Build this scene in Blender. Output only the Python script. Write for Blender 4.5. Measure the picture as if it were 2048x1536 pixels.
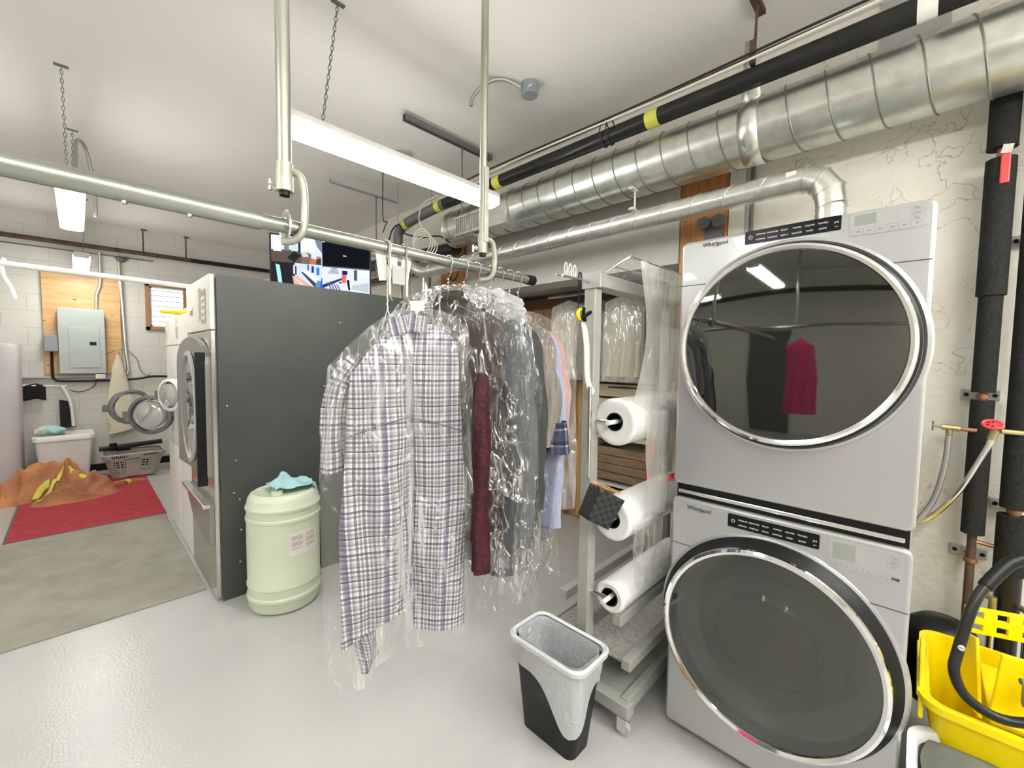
import bpy, math, random
from math import sin, cos, pi, radians as R
from mathutils import Vector as V, Matrix, noise
random.seed(7)
S = bpy.context.scene
for o in list(bpy.data.objects): bpy.data.objects.remove(o)
COL = S.collection
# ---------------------------------------------------------------- camera
cd = bpy.data.cameras.new('camera'); cam = bpy.data.objects.new('camera', cd); COL.objects.link(cam); S.camera = cam
cd.sensor_fit = 'HORIZONTAL'; cd.sensor_width = 36.0; cd.lens = 36.0*842.1/2048; cd.clip_start = .02
ya, pi_, ro = R(44.1124), R(3.2238), R(-0.85084)
fw = V((cos(ya)*cos(pi_), sin(ya)*cos(pi_), -sin(pi_))); rt = V((sin(ya), -cos(ya), 0)); dn = fw.cross(rt)
r2 = cos(ro)*rt + sin(ro)*dn; d2 = -sin(ro)*rt + cos(ro)*dn
m = Matrix((r2, -d2, -fw)).transposed().to_4x4(); m.translation = V((0, 0, 1.5)); cam.matrix_world = m
# ---------------------------------------------------------------- world, exposure
w = bpy.data.worlds.new('world'); S.world = w; w.use_nodes = True
w.node_tree.nodes['Background'].inputs[0].default_value = (.9, .95, 1, 1)
w.node_tree.nodes['Background'].inputs[1].default_value = 1.0
S.view_settings.view_transform = 'Standard'; S.view_settings.look = 'None'
S.view_settings.exposure = 1.48; S.view_settings.gamma = 1.0
LAMP = 14.0     # emission of the tube diffusers

# ---------------------------------------------------------------- materials
def nt(name):
    m = bpy.data.materials.new(name); m.use_nodes = True
    return m, m.node_tree, m.node_tree.nodes, m.node_tree.links, m.node_tree.nodes['Principled BSDF']
def c4(c): return (c[0], c[1], c[2], 1)
def pm(name, col, rough=.5, metal=0, col2=None, scale=8, stretch=(1, 1, 1), bump=0, bscale=None, spec=.5, coat=0, emit=None, detail=4, lo=.35, hi=.65, aniso=0):
    m, t, N, L, b = nt(name)
    b.inputs['Roughness'].default_value = rough; b.inputs['Metallic'].default_value = metal
    b.inputs['Specular IOR Level'].default_value = spec; b.inputs['Coat Weight'].default_value = coat
    tc = N.new('ShaderNodeTexCoord'); mp = N.new('ShaderNodeMapping'); mp.inputs['Scale'].default_value = stretch
    L.new(tc.outputs['Object'], mp.inputs[0])
    nz = N.new('ShaderNodeTexNoise'); nz.inputs['Scale'].default_value = scale; nz.inputs['Detail'].default_value = detail
    L.new(mp.outputs[0], nz.inputs[0])
    cr = N.new('ShaderNodeValToRGB'); cr.color_ramp.elements[0].position = lo; cr.color_ramp.elements[1].position = hi
    c2 = col2 or [x*.94 for x in col]
    cr.color_ramp.elements[0].color = c4(col); cr.color_ramp.elements[1].color = c4(c2)
    L.new(nz.outputs[0], cr.inputs[0]); L.new(cr.outputs[0], b.inputs['Base Color'])
    if bump:
        n2 = N.new('ShaderNodeTexNoise'); n2.inputs['Scale'].default_value = bscale or scale*4; n2.inputs['Detail'].default_value = 5
        L.new(mp.outputs[0], n2.inputs[0]); bp = N.new('ShaderNodeBump'); bp.inputs['Strength'].default_value = bump; bp.inputs['Distance'].default_value = .01
        L.new(n2.outputs[0], bp.inputs['Height']); L.new(bp.outputs[0], b.inputs['Normal'])
    if emit:
        b.inputs['Emission Color'].default_value = c4(emit[0]); b.inputs['Emission Strength'].default_value = emit[1]
    return m
def glow(name, col, s):
    m, t, N, L, b = nt(name); e = N.new('ShaderNodeEmission'); e.inputs[0].default_value = c4(col); e.inputs[1].default_value = s
    L.new(e.outputs[0], N['Material Output'].inputs[0]); return m
def filmmat(name, lo, hi, gl=.5, rough=.12, scale=9, stretch=(1, 1, .12), bump=.6, white=(.9, .92, .92), k=16, haze=.12):
    """thin clear plastic: see-through, milky in places, with narrow crease highlights painted into its opacity"""
    m, t, N, L, b = nt(name); N.remove(b)
    def math_(op, a, v=None, v2=None, cl=False):
        n = N.new('ShaderNodeMath'); n.operation = op; n.use_clamp = cl
        for i, q in enumerate((a, v, v2)):
            if q is None: continue
            if isinstance(q, (int, float)): n.inputs[i].default_value = q
            else: L.new(q, n.inputs[i])
        return n.outputs[0]
    tc = N.new('ShaderNodeTexCoord')
    def noi(sc, st, dist, loc=0):
        mp = N.new('ShaderNodeMapping'); mp.inputs['Scale'].default_value = st; mp.inputs['Location'].default_value = (loc, loc, loc); L.new(tc.outputs['Object'], mp.inputs[0])
        n = N.new('ShaderNodeTexNoise'); n.inputs['Scale'].default_value = sc; n.inputs['Detail'].default_value = 2; n.inputs['Distortion'].default_value = dist; L.new(mp.outputs[0], n.inputs[0]); return n.outputs[0]
    def ridge(n_, kk): return math_('MULTIPLY_ADD', math_('ABSOLUTE', math_('SUBTRACT', n_, .5)), -kk, 1., True)
    l1 = ridge(noi(scale, stretch, .5), k); l2 = ridge(noi(scale*1.7, (1, 1, min(1, stretch[2]*3.5)), .9, 5), k*.9)
    hz_ = noi(scale*.5, (1, 1, .4), .3, 9)
    hgt = math_('ADD', ridge(noi(scale*.8, stretch, .8, 3), 4), math_('MULTIPLY', l2, .5))
    bp = N.new('ShaderNodeBump'); bp.inputs['Strength'].default_value = bump; bp.inputs['Distance'].default_value = .02; L.new(hgt, bp.inputs['Height'])
    lines = math_('MAXIMUM', l1, math_('MULTIPLY', l2, .7))  # bright streaks standing in for lamp glints on the plastic
    gate = math_('MULTIPLY_ADD', noi(scale*.35, (1, 1, .5), .2, 2), 5., -2.0, True)
    f = math_('ADD', math_('MULTIPLY', math_('MULTIPLY', lines, gate), hi-lo), math_('MULTIPLY_ADD', hz_, haze*2, lo-haze), True)
    g = N.new('ShaderNodeBsdfGlossy'); g.inputs['Roughness'].default_value = rough; L.new(bp.outputs[0], g.inputs['Normal'])
    d = N.new('ShaderNodeBsdfDiffuse'); d.inputs[0].default_value = c4(white)
    tl = N.new('ShaderNodeBsdfTranslucent'); tl.inputs[0].default_value = c4(white)
    md = N.new('ShaderNodeMixShader'); md.inputs[0].default_value = .4; L.new(d.outputs[0], md.inputs[1]); L.new(tl.outputs[0], md.inputs[2])
    mg = N.new('ShaderNodeMixShader'); mg.inputs[0].default_value = gl; L.new(md.outputs[0], mg.inputs[1]); L.new(g.outputs[0], mg.inputs[2])
    tr = N.new('ShaderNodeBsdfTransparent'); tr.inputs[0].default_value = (.985, .985, .985, 1)
    mx = N.new('ShaderNodeMixShader'); L.new(f, mx.inputs[0]); L.new(tr.outputs[0], mx.inputs[1]); L.new(mg.outputs[0], mx.inputs[2])
    L.new(mx.outputs[0], N['Material Output'].inputs[0]); return m
def tinted(name, col, see, gl, rough=.03):
    m, t, N, L, b = nt(name); N.remove(b)
    g = N.new('ShaderNodeBsdfGlossy'); g.inputs['Roughness'].default_value = rough; g.inputs[0].default_value = (.9, .92, .88, 1)
    d = N.new('ShaderNodeBsdfDiffuse'); d.inputs[0].default_value = c4(col)
    tr = N.new('ShaderNodeBsdfTransparent'); tr.inputs[0].default_value = (see, see, see, 1)
    a = N.new('ShaderNodeMixShader'); a.inputs[0].default_value = .5; L.new(d.outputs[0], a.inputs[1]); L.new(tr.outputs[0], a.inputs[2])
    fr = N.new('ShaderNodeFresnel'); fr.inputs[0].default_value = 1.5
    ad = N.new('ShaderNodeMath'); ad.inputs[1].default_value = gl; L.new(fr.outputs[0], ad.inputs[0]); ad.use_clamp = True
    x = N.new('ShaderNodeMixShader'); L.new(ad.outputs[0], x.inputs[0]); L.new(a.outputs[0], x.inputs[1]); L.new(g.outputs[0], x.inputs[2])
    L.new(x.outputs[0], N['Material Output'].inputs[0]); return m
def woodmat(name, c1, c2, axis='z', scale=3, rough=.45, knots=False):
    m, t, N, L, b = nt(name); b.inputs['Roughness'].default_value = rough
    tc = N.new('ShaderNodeTexCoord'); mp = N.new('ShaderNodeMapping')
    mp.inputs['Scale'].default_value = {'z': (6, 6, .5), 'x': (.6, 6, 6), 'y': (6, .6, 6)}[axis]
    L.new(tc.outputs['Object'], mp.inputs[0]); nz = N.new('ShaderNodeTexNoise'); nz.inputs['Scale'].default_value = scale; nz.inputs['Detail'].default_value = 8; nz.inputs['Distortion'].default_value = 1.5
    L.new(mp.outputs[0], nz.inputs[0]); cr = N.new('ShaderNodeValToRGB'); cr.color_ramp.elements[0].position = .35; cr.color_ramp.elements[1].position = .68
    cr.color_ramp.elements[0].color = c4(c1); cr.color_ramp.elements[1].color = c4(c2); L.new(nz.outputs[0], cr.inputs[0])
    out = cr.outputs[0]
    if knots:
        vo = N.new('ShaderNodeTexVoronoi'); vo.inputs['Scale'].default_value = 5; m2 = N.new('ShaderNodeMapping'); m2.inputs['Scale'].default_value = (1, 1, 1.6)
        L.new(tc.outputs['Object'], m2.inputs[0]); L.new(m2.outputs[0], vo.inputs[0])
        k = N.new('ShaderNodeMapRange'); k.inputs['From Min'].default_value = .05; k.inputs['From Max'].default_value = .11; L.new(vo.outputs['Distance'], k.inputs['Value'])
        mx = N.new('ShaderNodeMixRGB'); mx.inputs[1].default_value = (.16, .07, .03, 1); L.new(k.outputs[0], mx.inputs[0]); L.new(out, mx.inputs[2]); out = mx.outputs[0]
    L.new(out, b.inputs['Base Color']); return m
def plaid(name, base, ustops, vstops, per, uper=None):
    """woven check: two stripe ramps over the cloth's own UVs multiplied together"""
    m, t, N, L, b = nt(name); b.inputs['Roughness'].default_value = .85
    uv = N.new('ShaderNodeUVMap'); sx = N.new('ShaderNodeSeparateXYZ'); L.new(uv.outputs[0], sx.inputs[0])
    outs = []
    for i, (st, p) in enumerate(((ustops, uper or per), (vstops, per))):
        mu = N.new('ShaderNodeMath'); mu.operation = 'MULTIPLY'; mu.inputs[1].default_value = 1/p; L.new(sx.outputs[i], mu.inputs[0])
        fr = N.new('ShaderNodeMath'); fr.operation = 'FRACT'; L.new(mu.outputs[0], fr.inputs[0])
        cr = N.new('ShaderNodeValToRGB'); cr.color_ramp.interpolation = 'CONSTANT'; e = cr.color_ramp.elements
        e[0].position = 0; e[0].color = c4(st[0][1]); e[1].position = st[1][0]; e[1].color = c4(st[1][1])
        for q in st[2:]:
            n = e.new(q[0]); n.color = c4(q[1])
        L.new(fr.outputs[0], cr.inputs[0]); outs.append(cr.outputs[0])
    mx = N.new('ShaderNodeMixRGB'); mx.blend_type = 'MULTIPLY'; mx.inputs[0].default_value = 1; L.new(outs[0], mx.inputs[1]); L.new(outs[1], mx.inputs[2])
    m2 = N.new('ShaderNodeMixRGB'); m2.blend_type = 'MULTIPLY'; m2.inputs[0].default_value = 1; m2.inputs[2].default_value = c4(base); L.new(mx.outputs[0], m2.inputs[1])
    L.new(m2.outputs[0], b.inputs['Base Color']); return m

M = {}
M['ceil'] = pm('ceiling_paint', (.80, .785, .75), .9, col2=(.77, .755, .72), scale=1.2, bump=.12, bscale=60)
M['gal'] = pm('galvanised_metal', (.62, .64, .60), .33, .92, col2=(.50, .52, .48), scale=14, bump=.05, bscale=40)
M['seam'] = pm('dull_seam_metal', (.26, .27, .24), .45, .8)
M['gal2'] = pm('thin_galvanised_metal', (.74, .75, .72), .3, .9, col2=(.62, .63, .60), scale=20, bump=.06, bscale=50)
M['tube'] = pm('zinc_tube', (.46, .48, .46), .30, .9, col2=(.32, .34, .31), scale=9, stretch=(.4, 2, 2), bump=.04)
M['pole'] = pm('zinc_pole', (.46, .47, .41), .38, .8, col2=(.30, .30, .25), scale=10, stretch=(2, 2, .35), lo=.4, hi=.7)
M['cream_metal'] = pm('pale_cast_metal', (.54, .54, .47), .42, .35, col2=(.38, .38, .33), scale=20)
M['steel'] = pm('bright_steel', (.78, .78, .76), .18, 1)
M['chrome'] = pm('chrome', (.86, .86, .86), .07, 1, col2=(.82, .82, .83))
M['black'] = pm('black_plastic', (.006, .007, .007), .4, spec=.25)
M['blackpipe'] = pm('black_pipe', (.008, .009, .009), .35, coat=.12, spec=.3, col2=(.018, .017, .016), scale=5)
M['foam'] = pm('black_foam_insulation', (.024, .025, .023), .85, spec=.2, col2=(.015, .015, .014), scale=90, bump=.4, bscale=160)
M['rust'] = pm('dark_rusty_pipe', (.06, .035, .028), .7, .2, col2=(.12, .07, .05), scale=12)
M['copper'] = pm('aged_copper', (.50, .24, .13), .45, .75, col2=(.22, .12, .08), scale=18)
M['brass'] = pm('brass', (.55, .47, .25), .35, .85, col2=(.40, .34, .18), scale=25)
M['white'] = pm('white_enamel', (.80, .79, .76), .3, coat=.2)
M['whitep'] = pm('white_plastic', (.80, .81, .80), .4)
M['offwhite'] = pm('off_white_plastic', (.70, .69, .63), .5)
M['grey'] = pm('grey_plastic', (.45, .46, .45), .45)
M['rackp'] = pm('grey_powder_coat', (.40, .41, .375), .45, .1, col2=(.37, .38, .35), scale=30)
M['silver'] = pm('silver_paint', (.46, .47, .475), .30, .6, col2=(.44, .45, .455), scale=2, coat=.4)
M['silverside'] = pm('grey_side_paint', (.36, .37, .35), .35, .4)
M['panelblack'] = pm('matte_black_board', (.050, .058, .052), .42, col2=(.062, .069, .062), scale=2, bump=.03)
M['stainless'] = pm('stainless_front', (.56, .55, .51), .25, .85, stretch=(1, 8, 1), scale=6)
M['greydoor'] = pm('grey_door_plastic', (.27, .255, .24), .35, .3)
M['tape'] = pm('yellow_green_tape', (.62, .62, .10), .5)
M['yellow'] = pm('yellow_plastic', (.90, .70, .0), .35, col2=(.85, .64, .0))
M['barrel'] = pm('translucent_barrel_plastic', (.66, .72, .56), .42, col2=(.62, .68, .53), scale=3, coat=.1)
M['cloth_blue'] = pm('light_blue_cloth', (.36, .62, .66), .9, bump=.3, bscale=60)
M['orange'] = pm('orange_cloth', (.60, .25, .11), .8, col2=(.30, .125, .06), scale=4, bump=.4, bscale=14)
M['hivis'] = pm('yellow_strip_cloth', (.72, .66, .12), .7)
M['red'] = pm('red_plastic', (.62, .05, .05), .4)
M['redcarpet'] = pm('red_carpet', (.52, .05, .07), .95, col2=(.40, .035, .05), scale=14, bump=.8, bscale=220)
M['greymat'] = pm('grey_beige_carpet', (.40, .385, .325), .95, col2=(.32, .31, .26), scale=5, bump=.8, bscale=200)
M['matedge'] = pm('mat_rubber_edge', (.12, .12, .10), .8)
M['ply'] = woodmat('plywood', (.66, .41, .19), (.50, .28, .11), 'x', 2.2, knots=True)
M['ply2'] = woodmat('stained_plywood', (.56, .27, .09), (.34, .14, .05), 'z', 2.5)
M['dwood'] = woodmat('oak_panelling', (.42, .26, .11), (.20, .105, .04), 'z', 5)
M['pwood'] = woodmat('weathered_planks', (.34, .24, .15), (.20, .13, .075), 'y', 5)
M['frame'] = woodmat('window_frame_wood', (.40, .22, .11), (.30, .16, .08), 'x', 4)
M['elpanel'] = pm('grey_green_metal', (.42, .47, .45), .5)
M['elbox'] = pm('blue_grey_metal', (.27, .29, .31), .5)
M['dgrey'] = pm('dark_grey_metal', (.16, .165, .165), .45, .4)
M['lampw'] = pm('lamp_housing', (.78, .78, .74), .5)
M['lamp'] = glow('lamp_diffuser', (1.0, .985, .93), LAMP)
M['day'] = glow('daylight_pane', (.93, .96, 1.0), 1.0)
M['bagclear'] = filmmat('clear_garment_plastic', .085, .75, .38, scale=11, stretch=(1, 1, .09), haze=.06, k=34)
M['bagdark'] = filmmat('shiny_garment_plastic', .05, .95, .86, scale=12, stretch=(1, 1, .15), rough=.14, k=20, haze=.03, bump=1.0)
M['bagsoft'] = filmmat('thin_loose_plastic', .12, .6, .40, scale=8, haze=.04)
M['film'] = filmmat('hanging_poly_film', .52, .85, .22, scale=9, stretch=(1, 1, .08), white=(.84, .84, .80), haze=.16)
M['liner'] = filmmat('white_bin_liner', .90, 1.0, .16, scale=14, stretch=(1, 1, .4), white=(.80, .83, .86), haze=.05, rough=.3)
M['roll'] = pm('wound_plastic_film', (.82, .83, .82), .3, coat=.3, col2=(.75, .76, .76), scale=5, stretch=(.3, 3, 3))
M['dryglass'] = tinted('smoked_mirror_glass', (.010, .012, .010), .0, .085)
M['washglass'] = tinted('smoked_clear_glass', (.012, .015, .012), .62, .06)
M['bowl'] = tinted('clear_bowl_glass', (.07, .08, .07), .75, .25, .08)
M['ink'] = pm('dark_print', (.05, .05, .055), .5)
M['inkw'] = pm('white_print', (.8, .8, .8), .5)
M['inkg'] = pm('grey_print', (.30, .30, .30), .5)
M['strip'] = pm('black_control_strip', (.006, .007, .008), .25, spec=.2)
M['disp'] = pm('pale_display', (.43, .44, .435), .3, .3)
M['disp2'] = pm('grey_display_window', (.29, .31, .285), .2)
M['labelw'] = pm('white_paper_label', (.80, .76, .72), .6)
M['cable'] = pm('white_cable', (.70, .69, .62), .5)
M['bcable'] = pm('black_cable', (.02, .02, .02), .5)
M['armour'] = pm('armoured_cable', (.36, .36, .35), .45, .6, scale=200)
M['cardb'] = pm('cream_drawer', (.72, .66, .48), .5)
M['elastic'] = pm('dark_fabric', (.03, .03, .035), .8)
CLO = {
 'brown': pm('dark_brown_cloth', (.050, .036, .034), .6, col2=(.03, .024, .024), scale=6, bump=.2),
 'maroon': pm('maroon_brocade', (.065, .006, .011), .6, spec=.3, col2=(.02, .005, .008), scale=60, bump=.5, bscale=80),
 'slate': pm('slate_grey_cloth', (.095, .105, .12), .75, bump=.2),
 'charcoal': pm('charcoal_cloth', (.035, .037, .038), .75, bump=.2),
 'taupe': pm('taupe_corduroy', (.22, .195, .175), .85, col2=(.16, .14, .125), scale=30, stretch=(3, 3, .3), bump=.4, bscale=60),
 'sky': pm('pale_blue_cloth', (.30, .33, .46), .8, bump=.2),
 'pink': pm('dusty_pink_cloth', (.46, .26, .23), .85, bump=.2),
 'fuchsia': pm('fuchsia_cloth', (.60, .03, .15), .7, bump=.2),
 'stone': pm('grey_beige_knit', (.30, .28, .25), .9, col2=(.22, .2, .18), scale=60, bump=.4),
 'cream': pm('cream_cloth', (.66, .62, .48), .9, bump=.3),
}
W_, G1, G2, G3, NV, BK, CR = (1, 1, .99), (.47, .46, .50), (.33, .32, .37), (.72, .71, .74), (.24, .24, .34), (.10, .10, .13), (1, .97, .86)
M['plaid'] = plaid('blue_grey_white_check', (.66, .655, .69),
   [(0, G3), (.05, G1), (.10, W_), (.15, G1), (.19, G2), (.24, NV), (.32, W_), (.36, G1), (.42, G3), (.47, CR), (.52, G2), (.59, W_), (.63, G1), (.69, W_), (.73, G2), (.80, CR), (.84, G1), (.90, G3), (.94, G2)],
   [(0, W_), (.05, G1), (.11, W_), (.16, NV), (.215, W_), (.31, G1), (.36, W_), (.41, G1), (.46, G3), (.52, W_), (.56, BK), (.59, G3), (.66, G1), (.71, CR), (.76, G2), (.82, W_), (.87, G1), (.92, G3)], .118, .125)
M['nplaid'] = plaid('navy_white_check', (.5, .55, .7), [(0, NV), (.6, W_), (.72, NV), (.85, BK)], [(0, NV), (.5, W_), (.62, BK), (.85, NV)], .05)

# ---------------------------------------------------------------- mesh helpers
def tag(o, label=None, cat=None, group=None, kind=None):
    if label: o['label'] = label
    if cat: o['category'] = cat
    if group: o['group'] = group
    if kind: o['kind'] = kind
    return o
def thing(name, label, cat, loc, group=None):
    o = bpy.data.objects.new(name, None); o.empty_display_size = .05; COL.objects.link(o); o.location = loc
    return tag(o, label, cat, group)
def wloc(o):
    p = V((0, 0, 0))
    while o: p += o.location; o = o.parent
    return p
class MB:
    def __init__(s): s.v, s.f, s.uv = [], [], {}
    def add(s, vs, fs, uv=None):
        k = len(s.v); s.v += [V(p) for p in vs]; s.f += [tuple(k+i for i in q) for q in fs]
        if uv:
            for i, u in enumerate(uv): s.uv[k+i] = u
        return s
    def box(s, x0, x1, y0, y1, z0, z1):
        vs = [(x, y, z) for z in (z0, z1) for y in (y0, y1) for x in (x0, x1)]
        return s.add(vs, [(0, 2, 3, 1), (4, 5, 7, 6), (0, 1, 5, 4), (2, 6, 7, 3), (0, 4, 6, 2), (1, 3, 7, 5)])
    def obox(s, c, ax, ay, az, hx, hy, hz):
        c = V(c); ax, ay, az = V(ax).normalized()*hx, V(ay).normalized()*hy, V(az).normalized()*hz
        vs = [c+ax*i+ay*j+az*k for k in (-1, 1) for j in (-1, 1) for i in (-1, 1)]
        return s.add(vs, [(0, 2, 3, 1), (4, 5, 7, 6), (0, 1, 5, 4), (2, 6, 7, 3), (0, 4, 6, 2), (1, 3, 7, 5)])
    def tube(s, pts, r, n=10, closed=False, caps=True, flat=1.0, up=None):
        pts = [V(p) for p in pts]; N = len(pts); rr = r if isinstance(r, (list, tuple)) else [r]*N
        vs, fs = [], []; prev = None
        for i, p in enumerate(pts):
            a = pts[(i-1) % N] if (closed or i > 0) else p; b = pts[(i+1) % N] if (closed or i < N-1) else p
            t = (b-a).normalized()
            if prev is None:
                u = V(up) if up else (V((0, 0, 1)) if abs(t.z) < .9 else V((1, 0, 0)))
                u = (u-t*u.dot(t)).normalized()
            else:
                u = prev-t*prev.dot(t); u = u.normalized() if u.length > 1e-6 else prev
            prev = u; q = t.cross(u)
            for k in range(n):
                an = 2*pi*k/n; vs.append(p+u*cos(an)*rr[i]+q*sin(an)*rr[i]*flat)
        for i in range(N-1 if not closed else N):
            j = (i+1) % N
            for k in range(n): fs.append((i*n+k, i*n+(k+1) % n, j*n+(k+1) % n, j*n+k))
        if caps and not closed: fs += [tuple(range(n-1, -1, -1)), tuple((N-1)*n+k for k in range(n))]
        return s.add(vs, fs)
    def cyl(s, a, b, r, n=24, r2=None): return s.tube([a, b], [r, r2 if r2 is not None else r], n)
    def lathe(s, prof, c, ax=(0, 0, 1), n=48, sx=1, sy=1, u0=None):
        """prof: (radius, height along ax)"""
        ax = V(ax).normalized(); u = V(u0) if u0 else (V((1, 0, 0)) if abs(ax.x) < .6 else V((0, 0, 1))); u = (u-ax*u.dot(ax)).normalized(); q = ax.cross(u); c = V(c)
        vs = [c+u*cos(2*pi*k/n)*r*sx+q*sin(2*pi*k/n)*r*sy+ax*h for r, h in prof for k in range(n)]
        fs = [(i*n+k, i*n+(k+1) % n, (i+1)*n+(k+1) % n, (i+1)*n+k) for i in range(len(prof)-1) for k in range(n)]
        return s.add(vs, fs)
    def grid(s, f, nu, nv, closeu=False, uvf=None):
        vs, uv = [], []
        for j in range(nv+1):
            for i in range(nu if closeu else nu+1):
                r = f(i/nu, j/nv); vs.append(r[:3] if len(r) > 3 else r); uv.append(r[3:5] if len(r) > 3 else (i/nu, j/nv))
        W = nu if closeu else nu+1
        fs = [(j*W+i, j*W+(i+1) % W, (j+1)*W+(i+1) % W, (j+1)*W+i) for j in range(nv) for i in range(nu)]
        return s.add(vs, fs, uv)
    def prism(s, poly, o, ax, ay, az, d):
        """poly (2D) in plane ax, ay at o, pushed d along az"""
        o, ax, ay, az = V(o), V(ax), V(ay), V(az); n = len(poly)
        vs = [o+ax*p[0]+ay*p[1]+az*h for h in (0, d) for p in poly]
        return s.add(vs, [tuple(range(n)), tuple(range(2*n-1, n-1, -1))]+[(k, (k+1) % n, n+(k+1) % n, n+k) for k in range(n)])
    def build(s, name, mat, parent=None, smooth=True, bevel=0, solid=0, sub=0, label=None, seg=2, ang=35):
        me = bpy.data.meshes.new(name)
        if parent is not None: off = wloc(parent)
        else:
            xs = [p.x for p in s.v]; ys = [p.y for p in s.v]; zs = [p.z for p in s.v]
            off = V(((min(xs)+max(xs))/2, (min(ys)+max(ys))/2, min(zs)))
        me.from_pydata([p-off for p in s.v], [], s.f); me.materials.append(mat)
        if s.uv:
            ul = me.uv_layers.new(name='UVMap')
            for l in me.loops: ul.data[l.index].uv = s.uv.get(l.vertex_index, (0, 0))
        import bmesh
        b = bmesh.new(); b.from_mesh(me); bmesh.ops.recalc_face_normals(b, faces=b.faces); b.to_mesh(me); b.free()
        if smooth:
            for p in me.polygons: p.use_smooth = True
            try: me.set_sharp_from_angle(angle=R(ang))
            except Exception: pass
        me.update(); o = bpy.data.objects.new(name, me); COL.objects.link(o)
        if parent is not None: o.parent = parent
        else: o.location = off
        if solid: mo = o.modifiers.new('s', 'SOLIDIFY'); mo.thickness = solid; mo.offset = 0
        if bevel: mo = o.modifiers.new('b', 'BEVEL'); mo.width = bevel; mo.segments = seg; mo.limit_method = 'ANGLE'; mo.angle_limit = R(40)
        if sub: mo = o.modifiers.new('u', 'SUBSURF'); mo.levels = sub; mo.render_levels = sub
        if label: o['label'] = label
        return o
def rrect(x0, x1, y0, y1, r, n=6):
    P = []
    for cx, cy, a in ((x1-r, y1-r, 0), (x0+r, y1-r, 90), (x0+r, y0+r, 180), (x1-r, y0+r, 270)):
        P += [(cx+r*cos(R(a+90*k/n)), cy+r*sin(R(a+90*k/n))) for k in range(n+1)]
    return P
def bez(P, n=16):
    """smooth curve through points (Catmull-Rom)"""
    P = [V(p) for p in P]; out = []
    Q = [P[0]*2-P[1]]+P+[P[-1]*2-P[-2]]
    for i in range(1, len(Q)-2):
        a, b, c, d = Q[i-1:i+3]
        for k in range(n):
            t = k/n; out.append(.5*((2*b)+(c-a)*t+(2*a-5*b+4*c-d)*t*t+(3*b-a-3*c+d)*t**3))
    return out+[P[-1]]
def nz(x, y, z): return noise.noise(V((x, y, z)))
def text(items, name, mat, parent, face='-x', thick=.0006):
    """items (string, pos, size, align) as one lettering mesh lying on a face seen from -x"""
    mb = MB()
    for it in items:
        st, pos, size = it[:3]; al = it[3] if len(it) > 3 else 'LEFT'
        cu = bpy.data.curves.new('t', 'FONT'); cu.body = st; cu.size = size; cu.align_x = al; cu.extrude = thick; cu.resolution_u = 3
        if len(it) > 4: cu.shear = it[4]
        ob = bpy.data.objects.new('t', cu); COL.objects.link(ob); bpy.context.view_layer.update()
        me = bpy.data.meshes.new_from_object(ob.evaluated_get(bpy.context.evaluated_depsgraph_get()))
        if face == '-x': rx, ry, rz = V((0, -1, 0)), V((0, 0, 1)), V((-1, 0, 0))
        elif face == '-y': rx, ry, rz = V((1, 0, 0)), V((0, 0, 1)), V((0, -1, 0))
        else: rx, ry, rz = [V(q) for q in face]
        mb.add([V(pos)+rx*v.co.x+ry*v.co.y+rz*v.co.z for v in me.vertices], [tuple(p.vertices) for p in me.polygons])
        bpy.data.objects.remove(ob); bpy.data.curves.remove(cu); bpy.data.meshes.remove(me)
    return mb.build(name, mat, parent, smooth=False)
def dup(root, loc, label=None, group=None):
    r = root.copy(); COL.objects.link(r); r.location = loc
    if label: r['label'] = label
    if group: r['group'] = group
    for ch in list(root.children):
        c = ch.copy(); COL.objects.link(c); c.parent = r
        for g in list(ch.children):
            d = g.copy(); COL.objects.link(d); d.parent = c
    return r
def struct(mb, name, mat, **k): return tag(mb.build(name, mat, None, **k), kind='structure')

# ================================================================ THE ROOM
XW, YB, ZC = 2.62, 7.55, 3.15
XL, YF = -3.2, -2.8
# floor paint: grey epoxy with fine flakes, glossy
m_, t_, N, L, b = nt('grey_epoxy_floor'); b.inputs['Roughness'].default_value = .20
tc = N.new('ShaderNodeTexCoord'); nzn = N.new('ShaderNodeTexNoise'); nzn.inputs['Scale'].default_value = 1.3; nzn.inputs['Detail'].default_value = 6; L.new(tc.outputs['Object'], nzn.inputs[0])
cr = N.new('ShaderNodeValToRGB'); cr.color_ramp.elements[0].position = .3; cr.color_ramp.elements[1].position = .7
cr.color_ramp.elements[0].color = (.44, .44, .43, 1); cr.color_ramp.elements[1].color = (.50, .495, .48, 1); L.new(nzn.outputs[0], cr.inputs[0]); L.new(cr.outputs[0], b.inputs['Base Color'])
n2 = N.new('ShaderNodeTexNoise'); n2.inputs['Scale'].default_value = 90; n2.inputs['Detail'].default_value = 3; L.new(tc.outputs['Object'], n2.inputs[0])
bp = N.new('ShaderNodeBump'); bp.inputs['Strength'].default_value = .14; bp.inputs['Distance'].default_value = .01; L.new(n2.outputs[0], bp.inputs['Height']); L.new(bp.outputs[0], b.inputs['Normal'])
M['floor'] = m_
struct(MB().box(XL-.2, 4.2, YF-.2, YB+.2, -.1, 0), 'floor', M['floor'], smooth=False)
struct(MB().box(XL-.2, 4.2, YF-.2, YB+.2, ZC, ZC+.1), 'ceiling', M['ceil'], smooth=False)
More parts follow.
